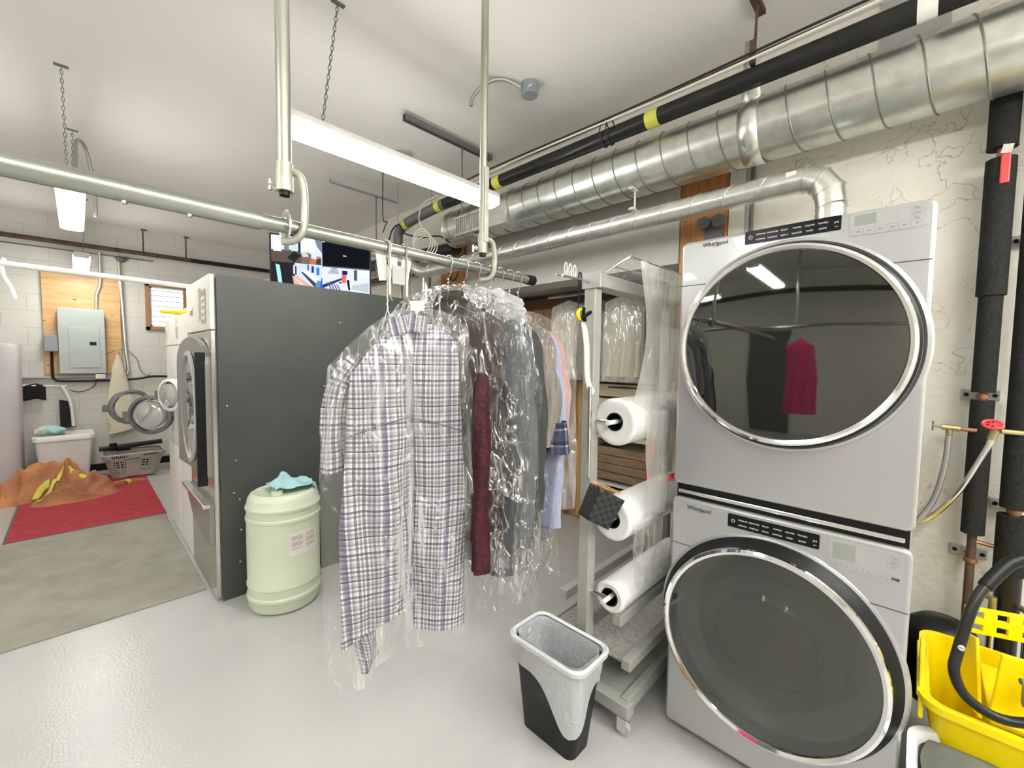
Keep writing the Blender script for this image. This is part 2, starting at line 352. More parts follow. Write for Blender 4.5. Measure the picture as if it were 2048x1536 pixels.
# painted concrete block wall
m_, t_, N, L, b = nt('painted_block_wall'); b.inputs['Roughness'].default_value = .75
tc = N.new('ShaderNodeTexCoord'); mp = N.new('ShaderNodeMapping'); mp.inputs['Rotation'].default_value = (R(90), 0, 0); L.new(tc.outputs['Object'], mp.inputs[0])
br = N.new('ShaderNodeTexBrick'); br.inputs['Scale'].default_value = 1; br.inputs['Brick Width'].default_value = .4; br.inputs['Row Height'].default_value = .2; br.inputs['Mortar Size'].default_value = .005
br.inputs['Mortar Smooth'].default_value = .6
br.inputs['Color1'].default_value = (.64, .63, .59, 1); br.inputs['Color2'].default_value = (.625, .61, .57, 1); br.inputs['Mortar'].default_value = (.55, .54, .50, 1)
L.new(mp.outputs[0], br.inputs[0]); L.new(br.outputs[0], b.inputs['Base Color'])
bp = N.new('ShaderNodeBump'); bp.inputs['Strength'].default_value = .35; bp.inputs['Distance'].default_value = .01; bp.invert = True; L.new(br.outputs['Fac'], bp.inputs['Height']); L.new(bp.outputs[0], b.inputs['Normal'])
M['block'] = m_
# plastered wall with crack lines
m_, t_, N, L, b = nt('cracked_plaster'); b.inputs['Roughness'].default_value = .7
tc = N.new('ShaderNodeTexCoord')
nd = N.new('ShaderNodeTexNoise'); nd.inputs['Scale'].default_value = 4; nd.inputs['Detail'].default_value = 6; L.new(tc.outputs['Object'], nd.inputs[0])
mixv = N.new('ShaderNodeMixRGB'); mixv.inputs[0].default_value = .32; L.new(tc.outputs['Object'], mixv.inputs[1]); L.new(nd.outputs['Color'], mixv.inputs[2])
vo = N.new('ShaderNodeTexVoronoi'); vo.feature = 'DISTANCE_TO_EDGE'; vo.inputs['Scale'].default_value = 8; L.new(mixv.outputs[0], vo.inputs[0])
mr = N.new('ShaderNodeMapRange'); mr.inputs['From Max'].default_value = .012; L.new(vo.outputs['Distance'], mr.inputs['Value'])
nm = N.new('ShaderNodeTexNoise'); nm.inputs['Scale'].default_value = 2.2; nm.inputs['Detail'].default_value = 2; L.new(tc.outputs['Object'], nm.inputs[0])
ms = N.new('ShaderNodeMapRange'); ms.inputs['From Min'].default_value = .46; ms.inputs['From Max'].default_value = .60; ms.inputs['To Min'].default_value = 1; ms.inputs['To Max'].default_value = 0; L.new(nm.outputs[0], ms.inputs['Value'])
mxx = N.new('ShaderNodeMath'); mxx.operation = 'MAXIMUM'; L.new(mr.outputs[0], mxx.inputs[0]); L.new(ms.outputs[0], mxx.inputs[1])
cm = N.new('ShaderNodeMixRGB'); cm.inputs[1].default_value = (.56, .53, .46, 1); cm.inputs[2].default_value = (.80, .77, .70, 1); L.new(mxx.outputs[0], cm.inputs[0]); L.new(cm.outputs[0], b.inputs['Base Color'])
bp = N.new('ShaderNodeBump'); bp.inputs['Strength'].default_value = .5; bp.inputs['Distance'].default_value = .01; L.new(mxx.outputs[0], bp.inputs['Height'])
nb = N.new('ShaderNodeTexNoise'); nb.inputs['Scale'].default_value = 22; nb.inputs['Detail'].default_value = 5; L.new(tc.outputs['Object'], nb.inputs[0])
b2 = N.new('ShaderNodeBump'); b2.inputs['Strength'].default_value = .35; b2.inputs['Distance'].default_value = .02; L.new(nb.outputs[0], b2.inputs['Height']); L.new(bp.outputs[0], b2.inputs['Normal']); L.new(b2.outputs[0], b.inputs['Normal'])
M['plaster'] = m_
M['beige'] = pm('beige_wall_paint', (.74, .72, .65), .8, col2=(.69, .67, .60), scale=2.5, bump=.15)

W = (0.655, 1.115, 1.835, 2.475)     # window hole in the back wall: x0, x1, z0, z1
mb = MB(); x0, x1, z0, z1 = W
mb.box(XL-.2, x0, YB, YB+.2, 0, ZC); mb.box(x1, 4.2, YB, YB+.2, 0, ZC); mb.box(x0, x1, YB, YB+.2, 0, z0); mb.box(x0, x1, YB, YB+.2, z1, ZC)
struct(mb, 'wall_back', M['block'], smooth=False)
struct(MB().box(XL-.2, XL, YF, YB, 0, ZC), 'wall_left', M['beige'], smooth=False)
struct(MB().box(XL-.2, 4.2, YF-.2, YF, 0, ZC), 'wall_front', M['beige'], smooth=False)
OY0, OY1, OZ = 1.105, 3.12, 2.11      # opening in the right wall
mb = MB(); mb.box(XW, XW+.2, YF, OY0, 0, ZC); mb.box(XW, XW+.2, OY0, OY1, OZ+.46, ZC)
struct(mb, 'wall_right', M['plaster'], smooth=False)
struct(MB().box(XW, XW+.2, OY1, YB, 0, ZC), 'wall_right_far', M['beige'], smooth=False)
struct(MB().box(XW+.2, 4.0, OY0-.62, OY0-.5, 0, OZ+.4).box(XW+.2, 4.0, OY1+.4, OY1+.5, 0, OZ+.4).box(3.9, 4.0, OY0-.5, OY1+.4, 0, OZ+.4), 'wall_alcove', M['beige'], smooth=False)
M['header'] = pm('grey_painted_board', (.52, .52, .49), .7)
struct(MB().box(XW-.03, XW+.2, OY0, OY1, OZ, OZ+.46), 'trim_1', M['header'], smooth=False)
M['soffit'] = pm('alcove_soffit_paint', (.52, .52, .49), .8)
struct(MB().box(XW+.2, 3.9, OY0-.5, OY1+.4, OZ+.06, OZ+.14), 'ceiling_alcove', M['soffit'], smooth=False)
struct(MB().box(XW-.05, XW-.005, OY0, OY1+.15, OZ+.46, OZ+.50), 'trim_2', M['ply2'], smooth=False, bevel=.003)
struct(MB().box(XL, XW, YB-.025, YB, 0, .09), 'baseboard_back', M['black'], smooth=False)
# window
wf = MB(); x0, x1, z0, z1 = W; t = .05
wf.box(x0-.0, x1, YB-.03, YB+.06, z1-t, z1).box(x0, x1, YB-.03, YB+.06, z0, z0+t).box(x0, x0+t, YB-.03, YB+.06, z0, z1).box(x1-t, x1, YB-.03, YB+.06, z0, z1)
wo = struct(wf, 'window_1', M['frame'], smooth=False, bevel=.004)
pa = MB().box(x0+t, x1-t, YB+.03, YB+.04, z0+t, z1-t).build('pane', M['day'], wo, smooth=False)
bl = MB()
for k in range(8): bl.box(x0+t, x1-t, YB+.005, YB+.02, z0+t+.07*k, z0+t+.07*k+.010)
bl.build('window_bars', M['grey'], wo, smooth=False)
MB().box(x0+t, x0+t+.02, YB-.01, YB+.03, z0+t, z1-t).box(x0+t, x1-t, YB-.01, YB+.03, z1-t-.02, z1-t).box(x0+t, x1-t, YB-.01, YB+.03, z0+t, z0+t+.02).build('sash', M['white'], wo, smooth=False)

# ================================================================ LAMPS
def strip_light(x0, x1, y0, y1, z, label, first=None):
    L_ = max(x1-x0, y1-y0); cx, cy = (x0+x1)/2, (y0+y1)/2; alongx = (x1-x0) > (y1-y0)
    t = thing('strip_light', label, 'light', (cx, cy, z), 'hanging strip lights')
    h = L_/2; wd = .062
    def P(a, c, zz): return (cx+a, cy+c, zz) if alongx else (cx+c, cy+a, zz)
    prof = [(-wd*.82, .0), (-wd, .022), (-wd*.9, .06), (wd*.9, .06), (wd, .022), (wd*.82, 0)]
    ax, ay = (V((0, 1, 0)), V((1, 0, 0))) if alongx else (V((1, 0, 0)), V((0, 1, 0)))
    MB().prism([(p[0]*1.0, p[1]+.012) for p in prof], V((cx, cy, z))-ay*h, ax, V((0, 0, 1)), ay, 2*h).build('housing', M['lampw'], t, smooth=False, bevel=.003)
    n = 8; dif = [(-wd*1.04+2*wd*1.04*k/n, -.012*sin(pi*k/n)**.5) for k in range(n+1)]+[(wd*1.06, .030), (wd*1.0, .040), (-wd*1.0, .040), (-wd*1.06, .030)]
    MB().prism([(p[0], p[1]+.001) for p in dif], V((cx, cy, z))-ay*(h-.012), ax, V((0, 0, 1)), ay, 2*h-.024).build('diffuser', M['lamp'], t, smooth=False)
    return t
def chain(p0, p1, label, group=None):
    p0, p1 = V(p0), V(p1); n = max(4, int((p1-p0).length/.024)); mb = MB()
    for k in range(n):
        c = p0.lerp(p1, (k+.5)/n); d = (p1-p0).normalized(); a = V((1, 0, 0)) if k % 2 else V((0, 1, 0))
        hl = (p1-p0).length/n*.62
        mb.tube([c+d*cos(q)*hl+a*sin(q)*.0065 for q in [2*pi*i/8 for i in range(8)]], .0018, 5, closed=True)
    mb.obox(p0+V((0, 0, -.004)), (1, 0, 0), (0, 1, 0), (0, 0, 1), .03, .01, .004)
    return tag(mb.build('lamp_chain', M['dgrey'], None), label, 'chain', group)
strip_light(.65, 1.87, 1.94, 2.06, 2.47, 'long glowing strip light hanging between the two steel poles')
strip_light(-.06, .06, 3.62, 4.82, 2.47, 'glowing strip light hanging under the garment rail at the left')
strip_light(-.0, .12, 6.22, 7.3, 2.47, 'small distant strip light in front of the plywood board')
strip_light(-1.6, -.4, 1.0, 1.12, 2.47, 'strip light hanging over the left side behind the viewer')
strip_light(-.6, .6, -1.2, -1.08, 2.47, 'added fill light strip near the front wall, unseen behind the viewer')  # extra lamp added behind the viewer to brighten the room
strip_light(.8, 2.0, -.81, -.69, 2.47, 'added fill light strip just behind the viewer at the right, out of view')  # fill lamp added to light the dryer side and right ceiling
strip_light(.9, 2.1, -1.9, -1.78, 2.47, 'added fill light strip near the front wall at the right, out of view')  # added fill lamp, lifts the right half of the room
strip_light(-1.7, -1.58, 1.9, 3.1, 2.47, 'added fill light strip over the middle of the left side, out of view')  # fill added over the unseen left side for general brightness
strip_light(-2.4, -2.28, -1.9, -.7, 2.47, 'added fill light strip in the front left corner, out of view')  # invented corner lamp, only there for more bounce light
strip_light(-.75, .45, -.62, -.5, 2.47, 'added fill light strip just behind the viewer at the left, out of view')  # unseen fill lamp added to raise the light from behind
strip_light(.9, 2.1, -1.4, -1.28, 2.47, 'added fill light strip, second row behind the viewer at the right, out of view')  # second added row of fill for the right side
chain((.894, 2.031, ZC), (.80, 2.0, 2.53), 'steel chain holding the long strip light from above')
chain((-.016, 3.62, ZC), (-.01, 3.70, 2.53), 'longer chain of the left strip light, nearer one')
chain((.024, 4.58, ZC), (.01, 4.6, 2.53), 'chain of the left strip light beside its looped cable')
chain((.10, 6.5, 3.15), (.07, 6.5, 2.53), 'chain above the small distant strip light')
tag(MB().tube(bez([(.01, 3.95, 2.54), (.03, 4.2, 2.8), (.04, 4.35, 3.0), (.09, 4.55, 3.02), (.13, 4.62, 2.75), (.13, 4.6, 2.55)]), .012, 8).build('armoured_cable', M['armour'], None), 'looped grey cable above the left strip light', 'cable')

# ================================================================ OVERHEAD PIPES AND DUCTS
def spiral_duct(name, label, pts, r, pitch, mat, group=None, y_seam=True, n=40):
    t = thing(name, label, 'duct', tuple(V(pts[0])), group)
    MB().tube(pts, r, n).build('duct_wall', mat, t)
    a, b_ = V(pts[0]), V(pts[-1]); d = (b_-a); ln = d.length; d.normalize(); u = d.cross(V((0, 0, 1))).normalized(); q = u.cross(d); P = []
    turns = ln/pitch
    for i in range(int(turns*28)+1):
        th = 2*pi*i/28; P.append(a+d*(i/28*pitch)+(u*cos(th)+q*sin(th))*(r+.0012))
    MB().tube(P, .0035 if r > .1 else .0022, 5).build('spiral_seam', M['gal'], t)
    return t
BD = thing('spiral_duct', 'large galvanised spiral duct running along the right wall under the ceiling', 'duct', (2.36, 3.02, 2.62))
a = V((2.36, 3.02, 2.64)); e_ = V((2.36, -.75, 2.64)); rD = .148
MB().tube([a, e_], rD, 56).build('duct_wall', M['gal'], BD)
P = []
for i in range(int((a-e_).length/.145*32)+1):
    th = 2*pi*i/32; P.append(a+V((cos(th)*(rD+.001), -i/32*.145, sin(th)*(rD+.001))))
MB().tube(P, .0042, 5).build('spiral_seam', M['seam'], BD)
MB().lathe([(.0, .0), (rD*.96, 0), (rD+.004, .01), (rD+.006, .03), (rD+.001, .04)], (2.36, 3.035, 2.64), (0, -1, 0), 48).build('end_cap', M['gal2'], BD)
# box outlet with grille on the duct
MB().box(2.19, 2.30, 2.22, 2.40, 2.50, 2.66).build('outlet_box', M['gal2'], BD, smooth=False, bevel=.004)
g = MB().box(2.185, 2.20, 2.40, 2.78, 2.505, 2.64)
gr = g.build('grille_backing', M['dgrey'], BD, smooth=False)
g = MB()
for k in range(16): g.box(2.172, 2.188, 2.41+k*.0235, 2.42+k*.0235, 2.515, 2.635)
g.box(2.17, 2.188, 2.40, 2.79, 2.50, 2.515).box(2.17, 2.188, 2.40, 2.79, 2.635, 2.65).build('grille', M['cream_metal'], BD, smooth=False)
# strap hanger round the big duct
mb = MB(); n = 40
st = []
for k in range(n+1):
    an = 2*pi*k/n; st.append((cos(an)*(rD+.004), sin(an)*(rD+.004)))
for y in (.60,):
    vs = [V((2.36+p[0], y+dy, 2.64+p[1])) for p in st for dy in (0, .085)]
    mb.add(vs, [(2*k, 2*k+1, 2*k+3, 2*k+2) for k in range(n)])
mb.add([(2.26, .60, 2.75), (2.26, .685, 2.75), (2.22, .665, 3.0), (2.22, .625, 3.0)], [(0, 1, 2, 3)])
tag(mb.build('duct_strap', M['gal2'], None, solid=.003), 'wide metal strap wrapped around the large duct and up to the ceiling', 'strap')
# ceiling T hanger
mb = MB().cyl((2.2, .615, 3.13), (2.2, .62, 2.86), .006, 8).box(2.12, 2.28, .60, .635, 3.128, 3.15).box(2.165, 2.195, .61, .63, 2.86, 2.96)
tag(mb.build('pipe_hanger', M['rust'], None, smooth=False), 'dark T shaped rod hanger above the black pipe at upper right', 'hanger')
# black drain pipe
BP = thing('drain_pipe', 'long black plastic pipe under the ceiling with yellow tape bands', 'pipe', (2.2, 1.5, 2.765))
MB().cyl((2.2, -.6, 2.812), (2.2, 2.95, 2.812), .044, 24).build('pipe_run', M['blackpipe'], BP)
for y, w_ in ((1.10, .035), (2.30, .035)): MB().cyl((2.2, y-w_, 2.812), (2.2, y+w_, 2.812), .0455, 24).build('tape_band', M['tape'], BP)
MB().cyl((2.2, .02, 2.812), (2.2, .075, 2.812), .0458, 24).build('pale_band', M['lampw'], BP)
BP2 = thing('drain_pipe', 'grey end of the overhead drain pipe bending down behind the rail', 'pipe', (2.2, 3.4, 2.7))
MB().tube(bez([(2.2, 2.95, 2.812), (2.2, 3.25, 2.80), (2.2, 3.55, 2.77), (2.2, 3.68, 2.72), (2.2, 3.70, 2.62), (2.2, 3.70, 2.40)], 8), .045, 16).build('pipe_bend', M['dgrey'], BP2)
for p, q in (((2.2, 3.0, 2.812), (2.2, 3.06, 2.811)), ((2.2, 3.53, 2.775), (2.2, 3.58, 2.76)), ((2.2, 3.70, 2.56), (2.2, 3.70, 2.52))):
    MB().cyl(p, q, .048, 16).build('tape_band', M['tape'], BP2)
for i, (dz, col) in enumerate(((.075, 'rust'), (.088, 'bcable'), (.062, 'cable'))):
    pts = [(2.17-.01*i, y, 2.812+dz+.006*sin(y*3+i)) for y in [-.6+.25*k for k in range(15)]]
    tag(MB().tube(bez(pts, 4), .006, 6).build('cable', M[col], None), ['brown', 'black', 'pale'][i]+' cable running along the top of the black drain pipe', 'cable')
mb = MB()
for y in (1.36, 1.40):
    mb.tube([V((2.195+cos(q)*.055, y, 2.83+sin(q)*.072)) for q in [2*pi*k/16 for k in range(16)]], .0035, 5, closed=True)
tag(mb.build('cable_ties', M['bcable'], None), 'pair of black cable ties round the black pipe', 'cable tie')
# dark big pipe from the duct end to the corner
tag(MB().cyl((2.40, 3.05, 2.50), (2.40, 5.6, 2.60), .06, 20).build('pipe', M['blackpipe'], None), 'thick dark pipe behind the hanging cables past the duct end', 'pipe')
tag(MB().cyl((2.52, 3.0, 2.40), (2.52, 5.6, 2.44), .03, 16).build('pipe', M['rust'], None), 'thinner dark pipe below the thick dark pipe at the wall', 'pipe')
# small vent duct: straight run, elbow and drop behind the dryer
SD = thing('vent_duct', 'thin galvanised vent duct rising from the upper machine and running left', 'duct', (2.3, 2.0, 2.27))
rs = .054
MB().cyl((2.3, .50, 2.330), (2.3, 3.34, 2.315), rs, 32).build('duct_wall', M['gal2'], SD)
P = []
for i in range(int(2.84/.16*24)):
    th = 2*pi*i/24; P.append(V((2.3+cos(th)*(rs+.001), .50+i/24*.16, 2.33-.005*i/24*.16+sin(th)*(rs+.001))))
MB().tube(P, .0022, 5).build('spiral_seam', M['gal'], SD)
el = [(2.3, .50, 2.33), (2.3, .415, 2.33), (2.3, .36, 2.305), (2.3, .325, 2.255), (2.3, .315, 2.19)]
EL = MB().tube(el, [rs+.002, rs+.003, rs+.004, rs+.004, rs+.003], 24).build('elbow', M['gal2'], SD)
mb = MB()
for k in range(1, 4):
    c = V(el[k]); tdir = (V(el[k+1])-V(el[k-1])).normalized()
    mb.cyl(c-tdir*.003, c+tdir*.003, rs+.008, 24)
mb.build('elbow_seam', M['gal'], EL)
MB().box(2.245, 2.2465, .44, .48, 2.335, 2.36).build('sticker', M['labelw'], EL, smooth=False)
MB().tube([(2.3, .315, 2.19+k*-.012) for k in range(20)], [rs+.001+.0035*(k % 2) for k in range(20)], 24).build('flexible_drop', M['gal2'], SD)
MB().tube(bez([(2.3, 3.34, 2.315), (2.28, 3.44, 2.33), (2.2, 3.55, 2.40), (2.0, 3.75, 2.50), (1.85, 3.9, 2.57)], 8), rs, 24).build('far_elbow', M['gal2'], SD)
tag(MB().cyl((2.47, 3.62, 2.33), (2.47, 3.62, 1.0), .05, 20).build('vent_pipe', M['gal2'], None), 'vertical galvanised pipe on the wall below the vent duct bend', 'pipe')
tag(MB().cyl((2.5, 4.15, 2.6), (2.5, 4.15, .9), .022, 14).build('conduit', M['pole'], None), 'thin vertical conduit beside the black partition edge', 'conduit')
for dy, lab in ((0, 'pale cable hanging straight down the wall behind the rail'), (.12, 'second pale cable hanging just right of the first behind the rail')):
    tag(MB().tube(bez([(2.4, 3.9-dy, 2.5), (2.42, 3.92-dy, 2.2), (2.4, 3.85-dy*1.4, 1.9), (2.42, 3.9-dy, 1.6)], 6), .007, 6).build('cable', M['cable'], None), lab, 'cable')
# T hangers of the small duct
for y, lab in ((1.25, 'white T shaped hanger between the large duct and the vent duct, right one'), (2.62, 'white T shaped hanger above the vent duct near the clamp')):
    mb = MB().cyl((2.3, y, 2.385), (2.3, y, 2.505), .006, 8).box(2.25, 2.35, y-.012, y+.012, 2.382, 2.392).box(2.25, 2.35, y-.014, y+.014, 2.498, 2.508)
    tag(mb.build('duct_hanger', M['white'], None, smooth=False), lab, 'hanger')
# loose wiring near duct end
CC = V((2.08, 3.10, 2.50)); ca_, mb = V((.70, -.71, 0)), MB()
for k in range(4):
    mb.tube([CC+ca_*(cos(q)*(.075+.008*k)+.01*(k-1))+V((.006*k, .006*k, sin(q)*(.105-.006*k)-.012*k)) for q in [2*pi*i/26 for i in range(26)]], .0045, 6, closed=True)
mb.tube(bez([CC+V((0, 0, .1)), CC+V((-.02, .03, .2)), V((2.12, 3.15, 2.84)), V((2.16, 3.0, 2.88))], 6), .0045, 6)
tag(mb.build('cable_coil', M['cable'], None), 'coil of white cable hanging from the grey pipe near the duct end', 'cable')
tag(MB().tube(bez([(2.15, 3.78, 2.2), (2.15, 3.82, 2.5), (2.15, 3.74, 2.72), (2.15, 3.6, 2.76), (2.15, 3.5, 2.66), (2.2, 3.3, 2.6), (2.25, 3.1, 2.58), (2.25, 2.95, 2.5)], 8), .008, 6).build('cable', M['bcable'], None), 'black cable looping down beside the pipe bend', 'cable')
for x, y in ((2.15, 3.62), (2.2, 3.15)):
    tag(MB().cyl((x, y, ZC), (x, y, 2.82 if y < 3.5 else 2.76), .005, 6).build('hanger_rod', M['pole'], None), 'thin rod holding the grey pipe '+('at its bend' if y > 3.5 else 'near the duct end'), 'rod')
tag(MB().tube([V((2.58, 3.32+cos(q)*.07, 2.36+sin(q)*.09)) for q in [2*pi*k/20 for k in range(20)]], .006, 6, closed=True).build('cable_loop', M['bcable'], None), 'black cable loop on the brown board under the duct end', 'cable')
# ceiling unistrut pieces
for (xa, xb, y, z, lab, rodz) in ((1.55, 2.33, 2.53, 3.11, 'slotted steel channel on the ceiling above the long light', 2.6), (1.60, 2.27, 3.82, 3.08, 'farther grey steel channel hung from the ceiling', 2.3)):
    mb = MB().box(xa, xb, y-.02, y+.02, z, z+.004).box(xa, xb, y-.02, y-.016, z-.035, z).box(xa, xb, y+.016, y+.02, z-.035, z)
    mb.box(xa, xb, y-.02, y-.008, z-.036, z-.033).box(xa, xb, y+.008, y+.02, z-.036, z-.033)
    tag(mb.build('steel_channel', M['dgrey'] if y < 3 else M['grey'], None, smooth=False), lab, 'channel')
    tag(MB().cyl(((xa+xb)/2+.1, y, z-.03), ((xa+xb)/2+.1, y, rodz), .006, 8).build('threaded_rod', M['dgrey'], None), 'thin threaded rod hanging from the '+('near' if y < 3 else 'far')+' ceiling channel', 'rod')
# junction box
JB = thing('junction_box', 'round grey junction box on the ceiling', 'electrical box', (1.93, 1.76, 3.08))
MB().lathe([(0, 0), (.048, 0), (.052, .004), (.052, .07)], (1.93, 1.76, 3.08), n=32).build('box_body', M['elbox'], JB)
MB().box(1.882, 1.8835, 1.70, 1.725, 3.095, 3.105).build('sticker', M['labelw'], JB, smooth=False)
tag(MB().tube(bez([(1.88, 1.79, 3.12), (1.80, 1.83, 3.14), (1.74, 1.87, 3.13), (1.68, 1.91, 3.08), (1.64, 1.94, 3.02), (1.635, 1.95, 2.97)], 8), .011, 8).build('armoured_cable', M['armour'], None), 'curved armoured cable from the round ceiling box down behind the pole', 'cable')
tag(MB().tube(bez([(2.1, 2.95, 2.95), (2.05, 3.0, 3.0), (1.95, 3.1, 3.08), (1.85, 3.15, 3.13), (1.85, 3.15, 3.0)], 8), .010, 8).build('armoured_cable', M['cable'], None), 'pale curved cable beside the ceiling disc above the light', 'cable')
tag(MB().cyl((1.86, 3.08, 3.13), (1.86, 3.08, 3.15), .09, 24).build('ceiling_plate', M['grey'], None), 'thin round grey plate on the ceiling behind the light', 'plate')
tag(MB().tube(bez([(1.93, 3.5, 3.15), (1.93, 3.5, 2.75), (1.96, 3.48, 2.72), (1.95, 3.5, 2.68), (1.93, 3.5, 2.62)], 6), .005, 6).build('wire_hook', M['bcable'], None), 'thin black wire with a twisted hook hanging from the ceiling', 'hook')
# back wall pipes
DP = thing('sprinkler_pipe', 'long dark brown pipe along the top of the back wall', 'pipe', (0, 7.45, 2.83))
MB().cyl((-3.1, 7.45, 2.815), (1.15, 7.45, 2.835), .028, 14).build('brown_length', M['rust'], DP)
MB().cyl((1.15, 7.45, 2.835), (2.6, 7.45, 2.85), .03, 14).build('black_length', M['blackpipe'], DP)
tag(MB().cyl((-3.1, 7.5, 2.73), (.75, 7.5, 2.76), .008, 8).build('thin_pipe', M['dgrey'], None), 'thin dark conduit just below the brown pipe on the back wall', 'pipe')
for x, zt in ((.648, 3.15), (1.1, 3.15)):
    tag(MB().cyl((x, 7.45, 2.85), (x, 7.45, zt), .008, 8).box(x-.02, x+.04, 7.43, 7.47, zt-.012, zt).build('pipe_hanger', M['rust'], None, smooth=False), ('left' if x < 1 else 'right')+' small rod hanger holding the brown pipe on the back wall', 'hanger')
tag(MB().tube(bez([(.40, 7.52, 2.78), (.42, 7.52, 2.3), (.44, 7.52, 1.6), (.46, 7.52, 1.32), (.43, 7.52, 1.24), (.36, 7.52, 1.22)], 6), .018, 10).build('conduit', M['gal2'], None), 'grey conduit bending at its foot beside the plywood board', 'conduit')
tag(MB().lathe([(.07, .05), (.02, 0)], (.43, 7.5, 2.69), n=12).build('conduit_fitting', M['dgrey'], None), 'dark triangular fitting at the head of the back wall conduit', 'fitting')
tag(MB().tube(bez([(.23, 7.50, 2.78), (.225, 7.5, 2.4), (.19, 7.5, 2.25), (.18, 7.5, 2.06)], 6), .016, 10).build('conduit', M['gal2'], None), 'thin conduit entering the top of the electrical panel', 'conduit')
# plywood and electrical
tag(MB().box(-.275, .405, YB-.03, YB-.001, 1.25, 2.49).build('plywood_board', M['ply'], None, smooth=False), 'knotty plywood board mounted on the back wall', 'board')
EP = thing('electrical_panel', 'grey green electrical panel on the plywood board', 'electrical panel', (.05, 7.47, 1.27))
MB().box(-.14, .235, 7.43, YB-.03, 1.275, 2.04).build('cabinet', M['elpanel'], EP, smooth=False, bevel=.006)
MB().box(-.155, .25, 7.42, 7.432, 1.26, 2.055).build('front_cover', M['elpanel'], EP, smooth=False, bevel=.004)
d = MB().box(-.07, .20, 7.412, 7.421, 1.33, 1.82).build('door', M['elpanel'], EP, smooth=False, bevel=.003)
MB().box(.11, .17, 7.408, 7.413, 1.61, 1.65).build('latch', M['black'], d, smooth=False)
SB = thing('switch_box', 'small blue grey box left of the electrical panel', 'electrical box', (-.21, 7.47, 1.52))
MB().box(-.272, -.158, 7.44, YB-.03, 1.525, 1.72).build('box_body', M['elbox'], SB, smooth=False, bevel=.005)
tag(MB().tube(bez([(-.215, 7.5, 1.52), (-.215, 7.5, 1.25), (-.20, 7.5, 1.19), (-.12, 7.5, 1.165), (.3, 7.5, 1.165), (.55, 7.5, 1.18), (.72, 7.5, 1.21), (.95, 7.5, 1.2)], 6), .014, 8).build('black_conduit', M['blackpipe'], None), 'black conduit bending from the small box along the back wall', 'conduit')
tag(MB().box(-.6, .16, 7.50, YB, 1.205, 1.222).build('wall_rail', M['grey'], None, smooth=False), 'thin grey rail on the back wall under the electrical panel', 'rail')
tag(MB().box(.15, .245, 7.47, YB, 1.185, 1.25).build('outlet_box', M['steel'], None, smooth=False, bevel=.004), 'small metal outlet box under the electrical panel', 'electrical box')
tag(MB().tube(bez([(.17, 7.47, 1.19), (.12, 7.46, 1.08), (0, 7.45, 1.03), (-.08, 7.45, 1.06)], 6), .006, 6).build('power_cord', M['bcable'], None), 'thin black cord drooping from the small outlet box', 'cord')
tag(MB().tube(bez([(.25, 7.52, 1.5), (.42, 7.52, 1.57), (.55, 7.52, 1.45), (.58, 7.52, 1.3), (.66, 7.52, 1.22), (.68, 7.52, 1.26)], 6), .004, 6).build('thin_wire', M['dgrey'], None), 'thin loose wire on the back wall between conduit and window', 'wire')
# towel on a rail
TW = thing('towel', 'dark striped towel hanging on a small wall rail', 'towel', (-.38, 7.46, .95))
MB().grid(lambda u, v: (-.475+.2*u, 7.45+.006*sin(u*14+v*3), 1.135-.18*v-.01*sin(u*8)), 14, 8).build('towel_cloth', plaid('striped_towel', (1, 1, 1), [(0, (.02, .02, .03)), (.9, (.02, .02, .03))], [(0, (.02, .02, .03)), (.8, (.3, .3, .32))], .17), TW, solid=.008)
tag(MB().cyl((-.5, 7.455, 1.128), (-.1, 7.455, 1.105), .009, 8).build('towel_rail', M['white'], None), 'white rail holding the striped towel', 'rail')
# cloth bag
mb = MB()
def bagf(u, v):
    wd = .02+.11*min(1, v*1.6); a = 2*pi*u
    x = .36+.02*v+cos(a)*wd*(1+.12*nz(u*6, v*7, 0)); y = 7.46+sin(a)*(.02+.035*v); z = 1.50-1.0*v+.03*cos(a)*v
    return (x+.02*nz(v*5, u*3, 2), y, z)
mb.grid(bagf, 24, 26, closeu=True); mb.tube(bez([(.355, 7.5, 1.5), (.35, 7.5, 1.56), (.37, 7.5, 1.56), (.365, 7.5, 1.5)], 4), .006, 6)
tag(mb.build('cloth_bag', CLO['cream'], None), 'long cream cloth bag hanging from a hook on the back wall', 'bag')

# ================================================================ GARMENT RAIL
YR, ZR = 1.1, 1.81
GR = thing('garment_rail', 'long horizontal steel pipe rail holding the bagged clothes', 'rail', (0, YR, ZR))
MB().cyl((-1.6, YR, ZR), (.30, YR, ZR), .0205, 28).build('thick_pipe', M['tube'], GR)
MB().cyl((.30, YR, ZR), (1.225, YR, ZR), .0165, 28).build('thin_pipe', M['tube'], GR)
MB().cyl((1.205, YR, ZR), (1.245, YR, ZR), .0185, 28).build('end_cap', M['black'], GR)
mb = MB()
for x in (.07, .17): mb.lathe([(.006, 0), (.006, .003), (.003, .006), (0, .006)], (x, YR, ZR-.0195), (0, 0, -1), 12)
mb.build('screw_heads', M['steel'], GR)
for x, lab in ((.353, 'left steel pole coming down from the ceiling to the rail'), (.98, 'right steel pole coming down from the ceiling to the rail')):
    tag(MB().cyl((x, YR, ZC), (x, YR, 1.925 if x < .5 else 1.90), .0155 if x < .5 else .0125, 20).build('steel_pole', M['pole'], None), lab, 'pole')
